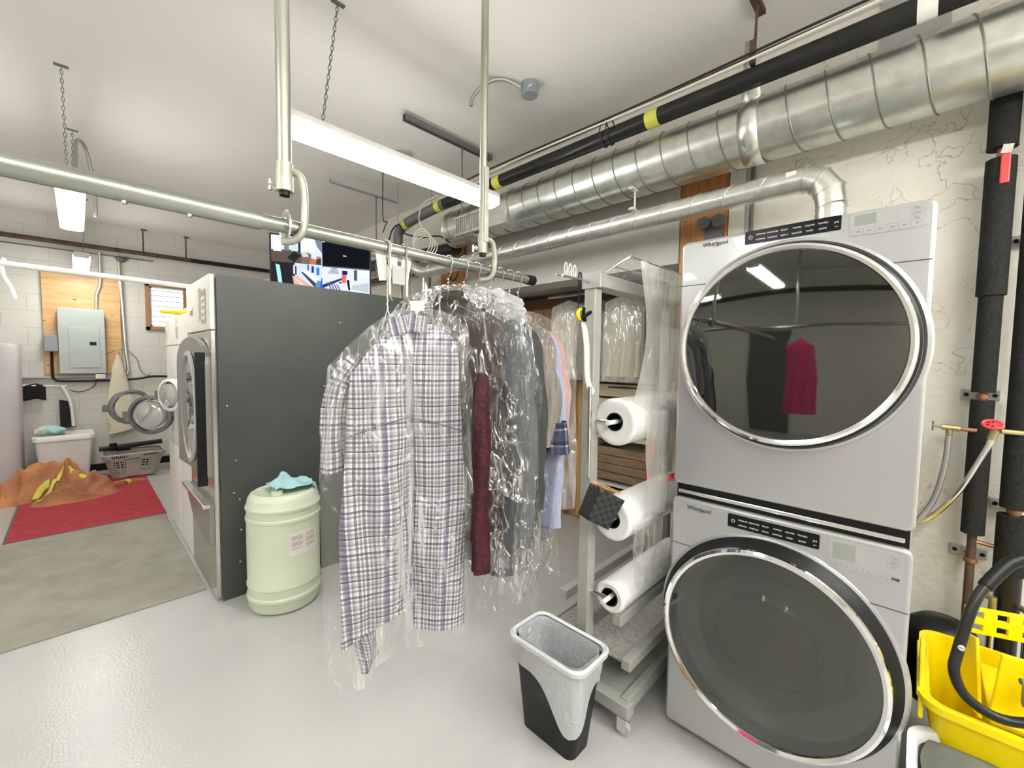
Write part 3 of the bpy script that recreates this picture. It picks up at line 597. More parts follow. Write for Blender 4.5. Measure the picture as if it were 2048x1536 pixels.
def cclamp(x, zt, lab):
    t = thing('c_clamp', lab, 'clamp', (x, YR, ZR-.05))
    q = V((cos(R(-44)), sin(R(-44)), 0)); c = V((x, YR, 0))
    q = V((.85, -.5, 0)).normalized()
    pts = [c+V((0, 0, zt))-q*.012, c+V((0, 0, zt+.012))+q*.012, c+V((0, 0, zt+.004))+q*.034, c+V((0, 0, zt-.03))+q*.042, c+V((0, 0, 1.84))+q*.043, c+V((0, 0, 1.80))+q*.038, c+V((0, 0, 1.778))+q*.018, c+V((0, 0, 1.774))-q*.008]
    MB().tube(bez(pts, 6), .0085, 12, flat=1.3, up=(0, 0, 1)).build('c_frame', M['cream_metal'], t)
    MB().cyl(c+V((0, 0, zt-.035)), c+V((0, 0, zt+.03)), .019 if x < .5 else .0165, 16).build('sleeve', M['cream_metal'], t)
    MB().cyl(c+V((0, 0, zt-.045)), c+V((0, 0, zt-.034)), .012, 14).build('screw_end', M['black'], t)
    w_ = MB(); p0 = c+V((0, 0, zt-.02)); n_ = V((-.75, .66, 0)).normalized()
    w_.cyl(p0, p0+n_*.035, .005, 8); w_.cyl(p0+n_*.033-V((0, 0, .012)), p0+n_*.033+V((0, 0, .012)), .004, 8); w_.cyl(p0+n_*.02, p0+n_*.026, .009, 8)
    w_.build('wing_bolt', M['steel'], t)
cclamp(.353, 1.925, 'left metal C clamp hooked under the thick part of the rail')
cclamp(.98, 1.90, 'right metal C clamp hooked under the rail near its end')
for x in (.98,):
    tag(MB().box(x-.009, x+.009, YR-.02, YR-.013, 1.9, 2.15).build('flat_bar', M['cream_metal'], None, smooth=False, bevel=.002), 'flat pale bar strapped along the right pole above its clamp', 'bar')
# pole saddle at left clamp
tag(MB().tube([V((.353, YR+cos(q)*.026, ZR+sin(q)*.026)) for q in [2*pi*k/20 for k in range(20)]], .004, 6, closed=True, flat=3).build('pipe_ring', M['steel'], None), 'metal ring clamp around the rail at the left C clamp', 'ring')
# far white rail
tag(MB().cyl((-1.0, 4.0, 2.05), (1.1, 4.0, 2.01), .018, 14).build('garment_rail', M['white'], None), 'white garment rail crossing in front of the plywood board', 'rail')
tag(MB().tube(bez([(-.29, 4.0, 2.07), (-.30, 4.0, 2.03), (-.295, 4.0, 1.96), (-.27, 4.0, 1.90), (-.255, 4.0, 1.83)], 6), .011, 8).build('white_hanger', M['whitep'], None), 'end of a white plastic hanger at the left picture edge', 'hanger')

# ---------------------------------------------------------------- wire hangers and cloth
def wire_hook(x, y, z, hh, lab, mat=None, group=None):
    """hook over the rail with a twisted neck down to z"""
    mb = MB(); r = .021; c = V((x, y, ZR))
    P = [c+V((0, cos(a)*r, sin(a)*r)) for a in [R(-20+14*k) for k in range(15)]]
    P += [V((x, y-.012, ZR-.035)), V((x, y, ZR-.05)), V((x, y, z))]
    mb.tube(P, .0017, 6)
    mb.tube([V((x+.002*cos(k*1.3), y+.002*sin(k*1.3), ZR-.05-(ZR-.05-z)*k/30)) for k in range(31)], .0014, 5)
    mb.tube([(x, y-hh, z-.055), (x, y, z), (x, y+hh, z-.055)], .0017, 5)
    return tag(mb.build('wire_hanger', mat or M['steel'], None), lab, 'hanger', group)
def cloth(name, mat, parent, path, ztop, zhem, D, wprof, nu=80, nv=50, fold=.006, fk=9, seed=0, wr=0, uvs=(.25, 1), closed_top=True, solid=0):
    mb = MB()
    def f(u, v):
        a = 2*pi*u; s = cos(a)*wprof(v)
        p = V(path(s)); e = .02; tg = (V(path(s+e))-V(path(s-e))).normalized(); n = V((-tg.y, tg.x, 0))
        zt, zh = ztop(cos(a)), zhem(cos(a)); z = zt+(zh-zt)*v
        dp = D*min(1, (v*7+.02))**.55
        fo = fold*sin(fk*cos(a)+seed+.8*sin(v*4+seed))*min(1, v*1.6)
        q = n*(sin(a)*dp+fo*(1 if sin(a) < 0 else .5))
        if wr:
            k = nz(p.x*9+seed, p.y*9+sin(a)*1.3, z*4); k2 = 1-abs(nz(p.x*16+seed*3, p.y*16+sin(a), z*5))*2
            q += n*(k*wr+k2*wr*.5)*(1 if sin(a) > 0 else 1)
        x, y = p.x+q.x, p.y+q.y
        U = cos(a)*uvs[0]*(.75+.25*v)+(0 if sin(a) < 0 else .3)
        return (x, y, z, U, z*uvs[1])
    mb.grid(f, nu, nv, closeu=True)
    return mb.build(name, mat, parent, solid=solid, ang=80)
def sleeve(name, mat, parent, pts, r, flat=.45, nn=16, up=(1, 0, 0), uvo=0, wr=.012):
    P = bez(pts, 8); mb = MB(); n = len(P); rr = [r[0]+(r[1]-r[0])*k/(n-1) for k in range(n)]
    rr = [q*(1+.09*nz(k*.35, uvo, 1)) for k, q in enumerate(rr)]
    mb.tube(P, rr, nn, caps=False, flat=flat, up=up)
    for i in range(n):
        for k in range(nn):
            mb.uv[i*nn+k] = (k/nn*.26+uvo, P[i].z); a = 2*pi*k/nn; q = mb.v[i*nn+k]; c_ = V(P[i])
            w_ = wr*(nz(cos(a)*1.6+uvo*9, sin(a)*1.6, q.z*7)+.5*(1-2*abs(nz(cos(a)*2+uvo*5, sin(a)*2+3, q.z*13))))*min(1, i/6)
            mb.v[i*nn+k] = q+(q-c_).normalized()*w_
    return mb.build(name, mat, parent, ang=80)

# the checked shirt, turned towards the viewer
def spath(s):
    Lp, Cp, Rp = V((.475, 1.085, 0)), V((.66, 1.06, 0)), V((.79, .955, 0))
    if s < -.0: a, b_ = Cp, Lp; t = -s
    else: a, b_ = Cp, Rp; t = s
    p = a.lerp(b_, t); bend = .012*(1-min(1, abs(s)*3)); return (p.x+bend*.4, p.y+bend, 0)
SH = thing('checked_shirt', 'grey, white and navy checked shirt hanging in clear plastic at the front', 'shirt', (.63, 1.06, .66))
cloth('shirt_body', M['plaid'], SH, spath, lambda s: 1.625-(.165*abs(s)**1.15 if s < 0 else .075*abs(s)**1.6), lambda s: (.70-.0*s if s > .12 else .79-.085*(-s+.12)*.9), .034, lambda v: .86+.15*min(1, v*1.8), 120, 90, fold=.011, fk=7, seed=1, wr=.018)
# collar and yoke seam
mb = MB()
def colf(u, v):
    s = -.34+.68*u; p = V(spath(s)); tg = (V(spath(s+.02))-V(spath(s-.02))).normalized(); n = V((tg.y, -tg.x, 0))
    return (p.x+n.x*(.006+.022*v+.012*sin(pi*u)), p.y+n.y*(.006+.022*v+.012*sin(pi*u)), 1.634-.05*v-.05*max(0, .5-u)-.012*u, s*.3+.11, .3*v+.02)
mb.grid(colf, 20, 5); mb.build('collar', M['plaid'], SH, solid=.003)
def seamline(z0, drop, off, r=.0016):
    P = []
    for k in range(31):
        s = -.93+1.86*k/30; p = V(spath(s)); tg = (V(spath(s+.02))-V(spath(s-.02))).normalized(); n = V((tg.y, -tg.x, 0))
        P.append(V((p.x, p.y, 0))+n*off*(.98 if abs(s) < .8 else .75)+V((0, 0, z0-drop*abs(s)**1.5)))
    return P
MB().tube(seamline(1.335, .045, .036), .0022, 5).build('yoke_seam', CLO['slate'], SH)
sleeve('sleeve', M['plaid'], SH, [(.53, 1.10, 1.50), (.49, 1.13, 1.42), (.478, 1.135, 1.30), (.48, 1.135, 1.19)], (.030, .036), uvo=.02)
mb = MB(); mb.grid(lambda u, v: (.515+.055*u-.0*v+.02*v, 1.105+.012*sin(u*5+v*4)-.01*u, .76-.155*v+.035*u*v-.02*sin(u*3), u*.12, .76-.2*v), 10, 14)
mb.build('front_tail', M['plaid'], SH, solid=.003)
# bag over it
BG = cloth('shirt_plastic_bag', M['bagclear'], None, lambda s: spath(s*(1.26 if s < 0 else 1.10)), lambda s: 1.645-(.055*abs(s)**4 if s > 0 else .17*abs(s)**1.5), lambda s: .66-.03*nz(s*2, 0, 4)-(.05 if -.9 < s < -.5 else 0), .052, lambda v: .92+.10*min(1, v*3)-.02*v, 110, 80, fold=.005, fk=9, seed=3, wr=.010)
tag(BG, 'clear plastic bag over the checked shirt', 'plastic bag')
wire_hook(.62, YR, 1.64, .035, 'white twisted hanger hook of the checked shirt', M['white'])
# paper tag pinned to the bag
tag(MB().obox((.70, 1.07, 1.655), (.75, -.66, 0), (0, 0, 1), (.66, .75, 0), .02, .014, .0006).build('paper_tag', M['labelw'], None, smooth=False), 'small cream paper tag at the collar of the checked shirt', 'tag')
# sliding hook bracket with white papers
BK_ = thing('hook_bracket', 'grey metal double hook bracket hanging on the rail above the checked shirt', 'bracket', (.66, YR, ZR))
for dx in (-.03, .025):
    mb = MB(); x = .645+dx
    P = [V((x, YR+cos(a)*.021, ZR+sin(a)*.021)) for a in [R(0+15*k) for k in range(13)]]
    mb.tube(P+[V((x, YR-.018, ZR-.03)), V((x+.004, YR-.014, 1.71)), V((x+.006, YR-.014, 1.672)), V((x+.012, YR-.014, 1.664))], .0026, 7)
    mb.box(x-.001, x+.006, YR-.018, YR-.013, 1.68, 1.79)
    mb.build('hook_rod', M['pole'], BK_)
MB().box(.628, .672, YR-.014, YR-.010, 1.712, 1.765).build('plate', M['grey'], BK_, smooth=False, bevel=.003)
for k, (cx, an, lab) in enumerate(((.605, 8, 'left white paper slip behind the hook bracket'), (.64, 0, 'middle white paper slip behind the hook bracket'), (.683, -9, 'right white paper slip behind the hook bracket'))):
    a = R(an); tag(MB().obox((cx, YR+.004+.002*k, 1.765), (cos(a), 0, sin(a)), (-sin(a), 0, cos(a)), (0, 1, 0), .015, .045-.01*(k == 1), .0005).build('paper_slip', M['labelw'], None, smooth=False), lab, 'paper')

# the row of bagged garments
def garment(x, key, zt, zh, name, lab, cat, sl=None, tilt=0, D=.028, w=.215, yc=YR, bag='bagdark', baglab='', sl_len=.6, slk=None, zsl=0, sr=1.0):
    t = thing(name, lab, cat, (x, yc, zh))
    def path(s): return (x+tilt*s*.08, yc-s*w, 0)
    mat = M[key] if key in M else CLO[key]
    cloth('body', mat, t, path, lambda s: zt-.11*abs(s)**1.25, lambda s: zh+.012*sin(s*5+x*9), D, lambda v: .92+.06*min(1, v*2), 60, 40, fold=.010, fk=8, seed=x*20, wr=.010)
    mc = MB(); mc.tube([V((x+cos(q)*.022, yc+sin(q)*.06, zt-.012+.012*cos(q))) for q in [2*pi*k/20 for k in range(20)]], .013, 8, closed=True, flat=.6)
    mc.build('collar', mat, t)
    ms_ = CLO[sl] if sl in CLO else (M[sl] if sl else mat)
    for s in (-1, 1):
        y0 = yc-s*w*.80
        if key in ('brown', 'satin') and s == 1: continue
        sleeve('sleeve', ms_, t, [(x, y0+s*.03, zt-.085), (x-.002, y0-s*.012, zt-.125), (x-.004, y0-s*.028, zt-.21), (x+.004, y0-s*.034, zt-.1-sl_len*.5), (x-.0, y0-s*.025, zt-.1-sl_len)], (.038*sr, .048*sr), up=(0, 1, 0), flat=.62, uvo=x, nn=28)
    if bag:
        bo = cloth('garment_plastic_bag', M[bag], None, lambda s: (x+tilt*s*.08, yc-s*(w+.070), 0), lambda s: zt+.025-.10*abs(s)**2.2, lambda s: zh-.05-.13*abs(nz(s*1.5, x*7, 1)), D+.030, lambda v: .86+.14*min(1, v*4), 70, 60, fold=.007, fk=10, seed=x*31, wr=.015)
        tag(bo, baglab, 'plastic bag')
    return t
garment(.835, 'brown', 1.715, 1.17, 'brown_jacket', 'shiny dark brown jacket in plastic just behind the checked shirt', 'jacket', sl='brown', tilt=1.25, w=.20, D=.034, baglab='shiny plastic bag over the dark brown jacket', sl_len=.24)
MR = thing('maroon_garment', 'long maroon patterned robe hanging between the checked shirt and brown jacket', 'robe', (.83, .90, .87))
sleeve('robe_panel', CLO['maroon'], MR, [(.805, .90, 1.46), (.80, .895, 1.40), (.80, .895, 1.2), (.805, .895, .88)], (.015, .023), flat=.8)
CLO['satin'] = pm('brown_grey_satin', (.155, .125, .11), .32, col2=(.05, .02, .02), scale=5, stretch=(1, 1, .3), bump=.3, lo=.5, hi=.62)
garment(.90, 'satin', 1.69, .89, 'brown_satin_blouse', 'brown satin blouse with a maroon lower edge in plastic, behind the jacket', 'blouse', sl='satin', tilt=.8, baglab='crinkled plastic bag over the brown satin blouse', sl_len=.62)
garment(.955, 'slate', 1.68, .80, 'slate_shirt', 'slate blue grey long sleeved shirt in crinkled plastic, middle of the row', 'shirt', sl='slate', baglab='crinkled shiny bag over the slate shirt', sl_len=.66, sr=1.25)
garment(1.02, 'charcoal', 1.67, .90, 'charcoal_jacket', 'charcoal jacket squeezed behind the slate shirt', 'jacket', bag=None, sl_len=.55)
garment(1.065, 'stone', 1.665, .90, 'taupe_coat', 'taupe corduroy coat with wide sleeve, behind the charcoal jacket', 'coat', sl='taupe', D=.03, baglab='plastic bag over the taupe coat', sl_len=.34, sr=1.35)
garment(1.115, 'sky', 1.66, .90, 'blue_shirt', 'pale blue shirt with navy check sleeve near the end of the rail', 'shirt', sl='sky', bag=None, sl_len=.62, sr=1.05)
garment(1.16, 'pink', 1.66, 1.05, 'pink_shirt', 'dusty pink top, last garment at the capped rail end', 'shirt', sl='pink', w=.20, bag='bagsoft', baglab='loose clear bag over the pink top at the rail end', sl_len=.36)
for i, (x, lab) in enumerate(((.835, 'hook of the brown jacket hanger'), (.90, 'hook of the satin blouse hanger'), (.955, 'hook of the slate shirt hanger'), (1.02, 'hook of the charcoal jacket hanger'), (1.065, 'hook of the taupe coat hanger'), (1.115, 'hook of the blue shirt hanger'), (1.16, 'hook of the pink top hanger'))):
    wire_hook(x, YR, 1.69-.004*i, .14, lab, None, 'wire hangers on the rail')
BC = thing('checked_cuff', 'folded navy check cuff showing under the taupe coat sleeve', 'cuff', (1.10, .86, 1.2))
sleeve('cuff_cloth', M['nplaid'], BC, [(1.085, .860, 1.30), (1.088, .857, 1.26), (1.092, .857, 1.20)], (.050, .053), up=(0, 1, 0), flat=.6, wr=.003, nn=28)
# white tissue collar cape over the slate shirt
mb = MB(); mb.grid(lambda u, v: (.90+.05*u+.02*nz(u*5, v*6, 3), 1.22-.34*u-.02*v+.02*nz(u*4, v*5, 9), 1.735-.05*abs(2*u-1)**2-.16*v*(.4+.6*sin(pi*u))+.012*nz(u*9, v*9, 5)), 24, 14)
tag(mb.build('tissue_cape', filmmat('white_tissue_plastic', .84, 1.0, .2, scale=14, stretch=(1, 1, .6), haze=.15), None), 'white crumpled plastic cape over the shoulders of the slate shirt', 'plastic sheet')

# ================================================================ SILVER WASHER AND DRYER
FX, Y0, Y1 = 1.65, -.012, .69
def front_panel(z0, z1, t, name='front_panel'):
    return MB().prism([(p[0], p[1]) for p in rrect(Y0, Y1, z0, z1, .022)], (FX, 0, 0), (0, 1, 0), (0, 0, 1), (1, 0, 0), .05).build(name, M['silver'], t, bevel=.010, seg=4)
def machine(kind, z0, z1, seam, label, cat, rc, rr):
    t = thing(kind, label, cat, (2.05, .34, z0))
    MB().box(FX+.045, 2.41, Y0+.006, Y1-.006, z0, z1-.006).build('cabinet', M['silverside'], t, smooth=False, bevel=.012, seg=3)
    front_panel(z0, z1, t)
    return t
DR = machine('dryer', 1.022, 1.963, 1.797, 'silver front loading dryer stacked on top of the washer', 'dryer', None, None)
WA = machine('washer', .035, .969, .783, 'silver front loading washer under the dryer with dark round door', 'washing machine', None, None)
for t, s in ((DR, 1.797), (WA, .783)):
    mb = MB()
    for ya_, yb_ in ((Y0, .13 if t is WA else .10), (.56 if t is WA else .53, Y1)): mb.box(FX-.0015, FX+.01, ya_+.004, yb_-.004, s-.0012, s+.0012)
    mb.build('panel_seam', M['ink'], t, smooth=False)
# raised bezel under the seam
for t, cz, r in ((DR, 1.56, .345), (WA, .53, .362)):
    cy = .333 if t is DR else .345
    MB().lathe([(r+.012, .006), (r+.006, -.004), (r-.002, -.007), (r-.01, 0), (r-.012, .01)], (FX, cy, cz), (1, 0, 0), 96).build('door_recess', M['silver'], t)
# dryer door
cy, cz = .333, 1.56
MB().lathe([(.332, .0), (.334, -.022), (.322, -.034)], (FX, cy, cz), (1, 0, 0), 96).build('door_rim', M['black'], DR)
d = MB().lathe([(.322, -.030), (.328, -.040), (.326, -.050), (.318, -.055), (.309, -.052), (.306, -.046)], (FX, cy, cz), (1, 0, 0), 96).build('door_ring', M['chrome'], DR, label='chrome door ring')
MB().lathe([(.3075, -.047), (.25, -.051), (.15, -.054), (.05, -.0555), (.0001, -.056)], (FX, cy, cz), (1, 0, 0), 96).build('door_glass', M['dryglass'], DR, label='dark mirror like round door glass')
# washer door
cy, cz = .345, .53
MB().lathe([(.358, .0), (.360, -.018), (.340, -.048), (.330, -.056)], (FX, cy, cz), (1, 0, 0), 96).build('door_rim', M['black'], WA)
MB().lathe([(.331, -.052), (.337, -.060), (.335, -.070), (.326, -.075), (.316, -.070), (.313, -.062)], (FX, cy, cz), (1, 0, 0), 96).build('door_ring', M['chrome'], WA, label='chrome door ring')
MB().lathe([(.315, -.064), (.25, -.068), (.15, -.070), (.0001, -.071)], (FX, cy, cz), (1, 0, 0), 96).build('door_glass', M['washglass'], WA, label='dark transparent round door glass')
MB().lathe([(.315, -.02), (.24, -.015), (.20, .01), (.175, .02), (.165, -.01), (.15, -.02), (.13, .03), (.10, .05), (.06, .055), (.0001, .055)], (FX, cy, cz), (1, 0, 0), 80).build('glass_bowl', M['bowl'], WA)
MB().lathe([(.34, .0), (.30, -.005), (.0001, -.004)], (FX, cy, cz), (1, 0, 0), 64).build('drum_back', M['dgrey'], WA)
# control strips
def controls(t, zc, isdry):
    z0, z1 = (1.917, 1.966-.004) if isdry else (.904, .952)
    y1, y0 = (.467, .198) if isdry else (.482, .207)
    sx = FX-.0012
    stp = MB().prism(rrect(y0, y1, z0, z1, .004), (sx-.0006, 0, 0), (0, 1, 0), (0, 0, 1), (1, 0, 0), .002).build('control_strip', M['strip'], t, smooth=False, label='black strip with cycle buttons')
    words = ['REGULAR', 'DELICATES', 'BULKY', 'WHITES', 'COLORS', 'TOWELS'], ['NORMAL', 'WRINKLE', 'HEAVY', 'SANITIZE', 'TIMED', 'QUICK']
    it = []
    n = 6; ys = [y1-.05-(y1-y0-.096)*k/5 for k in range(6)]
    for r_, (ww, zz) in enumerate(zip(words, (z0+(z1-z0)*.60, z0+(z1-z0)*.22))):
        for y, s_ in zip(ys, ww): it.append((s_, (sx-.001, y, zz), .0068, 'CENTER'))
    it.append(('|>II', (sx-.001, y0+.012, z0+.022), .0085, 'CENTER')); it.append(('Start', (sx-.001, y0+.012, z0+.010), .0042, 'CENTER'))
    text(it, 'button_lettering', M['inkw'], stp)
    MB().tube([V((sx-.001, y1-.018+cos(q)*.0055, (z0+z1)/2+sin(q)*.0055)) for q in [R(120+20*k) for k in range(16)]], .0007, 5).box(sx-.0016, sx-.0006, y1-.0186, y1-.0174, (z0+z1)/2+.001, (z0+z1)/2+.008).build('power_symbol', M['inkw'], stp)
    # display panel
    a0, a1, b0, b1 = (.008, .176, 1.890, 1.963-.004) if isdry else (.008, .182, .862, .952)
    dp = MB().prism(rrect(a0, a1, b0, b1, .006), (sx-.0004, 0, 0), (0, 1, 0), (0, 0, 1), (1, 0, 0), .0018).build('display_panel', M['disp'], t, smooth=False)
    MB().box(sx-.0008, sx, a0+.108, a1-.010, b0+.030, b1-.008).build('display_window', M['disp2'], dp, smooth=False)
    mb = MB()
    for k in range(6):
        ya_ = a1-.006-(a1-a0-.012)*k/6; yb_ = a1-.006-(a1-a0-.012)*(k+1)/6+.002
        for (p, q) in (((ya_, b0+.004), (yb_, b0+.004)), ((ya_, b0+.021), (yb_, b0+.021)), ((ya_, b0+.004), (ya_, b0+.021)), ((yb_, b0+.004), (yb_, b0+.021))):
            mb.box(sx-.0007, sx-.0001, min(p[0], q[0])-.0003, max(p[0], q[0])+.0003, min(p[1], q[1])-.0003, max(p[1], q[1])+.0003)
    for k in range(3):
        zz = b1-.008-k*.014
        for p, q in (((a0+.006, zz), (a0+.036, zz)), ((a0+.006, zz-.011), (a0+.036, zz-.011)), ((a0+.006, zz), (a0+.006, zz-.011)), ((a0+.036, zz), (a0+.036, zz-.011))):
            mb.box(sx-.0007, sx-.0001, min(p[0], q[0])-.0003, max(p[0], q[0])+.0003, min(p[1], q[1])-.0003, max(p[1], q[1])+.0003)
    for r_ in range(3):
        for k in range(3 if r_ else 5): mb.box(sx-.0008, sx-.0001, a0+.045+k*.010, a0+.0462+k*.010, b1-.010-r_*.014, b1-.0088-r_*.014)
    mb.build('button_outlines', M['inkg'], dp, smooth=False)
    lt = [(s_, (sx-.001, a1-.006-(a1-a0-.012)*(k+.5)/6, b0+.0105), .0048, 'CENTER') for k, s_ in enumerate(('Lights', 'Signal', 'Damp', 'Steam', 'Static', 'Eco') if isdry else ('Temp', 'Soil', 'Spin', 'Rinse', 'Fresh', 'Steam'))]
    lt += [(s_, (sx-.001, a0+.021, b1-.0155-k*.014), .005, 'CENTER') for k, s_ in enumerate(('Temp', 'Dryness', 'Time'))]
    text(lt, 'button_words', M['inkg'], dp)
    if not isdry: MB().box(sx-.0009, sx, a0+.006, a0+.024, b0+.009, b0+.017).build('black_badge', M['ink'], dp, smooth=False)
    lz = 1.934 if isdry else .930
    ly = .612 if isdry else .632
    text([('Whirlpool', (sx-.001, ly, lz), .0215)], 'brand_lettering', M['ink'], t, label if False else '-x')
    MB().tube([V((sx-.001, ly-.052+cos(q)*.017, lz+.004+sin(q)*.007)) for q in [R(200+14*k) for k in range(16)]], .0008, 5).build('logo_swirl', M['inkg'], t)
label = None
controls(DR, 0, True); controls(WA, 0, False)
MB().box(FX+.02, 2.40, Y0+.01, Y1-.01, .966, 1.024).build('stacking_gap', M['black'], WA, smooth=False)
mb = MB()
for y in (.05, .63):
    for x in (1.72, 2.34): mb.cyl((x, y, 0), (x, y, .04), .02, 14)
mb.build('feet', M['black'], WA)
MB().box(FX+.006, FX+.02, Y0+.02, Y1-.02, .985, 1.0).build('gap_trim', M['steel'], WA, smooth=False, bevel=.003)
# red wedge visible in the gap
tag(MB().prism([(0, 0), (.035, .012), (0, .028)], (1.72, .74, 1.0), (0, -1, 0), (0, 0, 1), (1, 0, 0), .05).build('red_wedge', M['red'], None, smooth=False), 'small red wedge showing in the gap left of the machines', 'wedge')

# ================================================================ RIGHT WALL PIPES
def vpipe(y, x, segs, name, label, r0):
    t = thing(name, label, 'pipe', (x, y, 0))
    for i, (za, zb, r, mk, pn) in enumerate(segs): MB().cyl((x, y, za), (x, y, zb), r, 24).build(pn, M[mk], t)
    return t
PA = vpipe(-.182, 2.50, [(2.34, 2.60, .042, 'foam', 'upper_sleeve'), (2.29, 2.35, .014, 'copper', 'bare_copper'), (1.78, 2.30, .042, 'foam', 'long_sleeve'), (1.40, 1.80, .034, 'foam', 'lower_sleeve'), (1.36, 1.41, .014, 'copper', 'bare_copper'), (.83, 1.37, .034, 'foam', 'bottom_sleeve'), (.02, .84, .014, 'rust', 'rusty_pipe')], 'insulated_pipe', 'black insulated pipe on the right wall with a red valve tag', .04)
mb = MB().obox((2.455, -.19, 2.25), (0, 1, 0), (0, 0, 1), (1, 0, 0), .013, .055, .004)
mb.build('red_lever', M['red'], PA, smooth=False, bevel=.004)
MB().obox((2.457, -.192, 2.322), (0, 1, .2), (0, -.2, 1), (1, 0, 0), .014, .016, .003).build('valve_plate', M['steel'], PA, smooth=False)
PB_ = vpipe(-.285, 2.50, [(.96, 2.60, .040, 'foam', 'long_sleeve'), (.925, .97, .015, 'copper', 'bare_copper'), (.70, .93, .044, 'foam', 'mid_sleeve'), (.02, .71, .036, 'blackpipe', 'black_pipe')], 'insulated_pipe', 'thicker black insulated pipe at the right picture edge', .04)
for (y, z, lab) in ((-.182, 1.385, 'pipe bracket above the brass tap on the left insulated pipe'), (-.182, .72, 'lower pipe bracket on the rusty pipe'), (-.285, .945, 'pipe bracket on the right insulated pipe'), (-.285, 2.0, 'upper bracket at the right picture edge')):
    t = thing('pipe_bracket', lab, 'bracket', (2.55, y, z))
    mb = MB().box(2.60, XW, y-.055, y+.055, z-.022, z+.022); mb.build('back_plate', M['grey'], t, smooth=False, bevel=.003)
    MB().box(2.54, 2.60, y-.012, y+.012, z-.006, z+.006).cyl((2.50, y, z-.008), (2.50, y, z+.008), .021, 16).build('clip', M['copper'], t)
    MB().cyl((2.597, y+.04, z), (2.601, y+.04, z), .008, 10).cyl((2.597, y-.04, z), (2.601, y-.04, z), .008, 10).build('screw_holes', M['black'], t)
# taps
TP = thing('brass_tap', 'brass tap with a small cross handle right of the dryer', 'tap', (2.46, -.09, 1.25))
MB().cyl((2.46, -.17, 1.25), (2.46, -.12, 1.252), .008, 10).build('supply_pipe', M['copper'], TP)
MB().cyl((2.46, -.125, 1.252), (2.46, -.072, 1.255), .012, 14).cyl((2.46, -.095, 1.255), (2.46, -.095, 1.225), .010, 12).cyl((2.46, -.075, 1.255), (2.46, -.05, 1.256), .006, 10).build('tap_body', M['brass'], TP)
MB().obox((2.46, -.047, 1.256), (0, 1, 0), (0, 0, 1), (1, 0, 0), .003, .02, .004).obox((2.46, -.047, 1.256), (0, 1, 0), (0, 0, 1), (1, 0, 0), .003, .005, .018).build('cross_handle', M['dgrey'], TP, smooth=False, bevel=.002)
TP2 = thing('valve', 'valve with a round red handwheel beside the insulated pipe', 'valve', (2.42, -.21, 1.27))
MB().cyl((2.46, -.285, 1.255), (2.42, -.225, 1.26), .010, 12).cyl((2.42, -.215, 1.262), (2.42, -.205, 1.225), .013, 12).build('valve_body', M['brass'], TP2)
hw = MB(); c = V((2.40, -.205, 1.285)); a1_, a2_ = V((.2, .97, .1)).normalized(), V((.55, -.15, .8)).normalized()
hw.tube([c+a1_*cos(q)*.026+a2_*sin(q)*.017 for q in [2*pi*k/24 for k in range(24)]], .0055, 8, closed=True)
for k in range(3):
    q = pi*k/3; hw.cyl(c-a1_*cos(q)*.026-a2_*sin(q)*.017, c+a1_*cos(q)*.026+a2_*sin(q)*.017, .003, 6)
hw.build('handwheel', M['red'], TP2)
tag(MB().tube(bez([(2.46, -.095, 1.222), (2.46, -.09, 1.1), (2.455, -.065, .95), (2.44, -.02, .85), (2.43, .05, .75)], 8), .011, 10).build('water_hose', M['armour'], None), 'braided hose dropping straight from the brass tap', 'hose')
tag(MB().tube(bez([(2.42, -.205, 1.225), (2.42, -.19, 1.17), (2.43, -.13, 1.0), (2.44, -.05, .87), (2.45, .05, .8)], 8), .0095, 10).build('water_hose', M['steel'], None), 'shiny braided hose slanting from the red wheel valve', 'hose')
tag(MB().tube([(2.5, -.18, .80), (2.5, -.28, .79), (2.5, -.45, .77)], .008, 8).build('cross_pipe', M['copper'], None), 'thin copper pipe crossing between the two insulated pipes', 'pipe')
for y, z, lab in ((-.245, .60, 'small hose tap low between the insulated pipes'), (-.335, .585, 'small hose tap at the right picture edge')):
    t = thing('hose_tap', lab, 'tap', (2.45, y, z))
    MB().cyl((2.50, y+.03, z), (2.45, y, z), .011, 10).cyl((2.45, y, z+.01), (2.45, y, z-.05), .012, 12).build('tap_body', M['brass'], t)
    MB().cyl((2.45, y, z-.05), (2.45, y, .1), .012, 12).build('tap_pipe', M['steel'], t)
tag(MB().box(2.60, XW, -.9, -.31, .3, 1.05).build('white_board', M['white'], None, smooth=False), 'bright white board on the wall at the right picture edge', 'board')
# conduit on the right wall, plywood patches
tag(MB().box(XW-.022, XW-.001, .83, 1.10, .9, 2.60).build('plywood_strip', M['ply2'], None, smooth=False), 'upright stained plywood strip behind the left side of the dryer', 'board')
tag(MB().box(XW-.022, XW-.001, 3.18, 3.55, 1.6, 2.58).build('plywood_strip', M['ply2'], None, smooth=False), 'stained plywood board on the wall under the duct end', 'board')
tag(MB().box(XW-.025, XW-.001, .745, .825, 1.5, 2.60).build('white_board_strip', M['beige'], None, smooth=False), 'white upright board strip next to the stained plywood', 'board')
tag(MB().box(XW-.02, XW-.001, .70, 1.32, 2.60, 2.63).build('wood_batten', M['ply2'], None, smooth=False), 'short brown batten just under the large duct', 'batten')
tag(MB().cyl((XW-.02, .71, 1.6), (XW-.02, .71, 2.62), .011, 10).build('conduit', M['dgrey'], None), 'thin ribbed grey conduit on the wall above the dryer', 'conduit')
HB = thing('wall_bracket', 'grey metal bracket with two round discs on the stained plywood', 'bracket', (2.58, .9, 2.2))
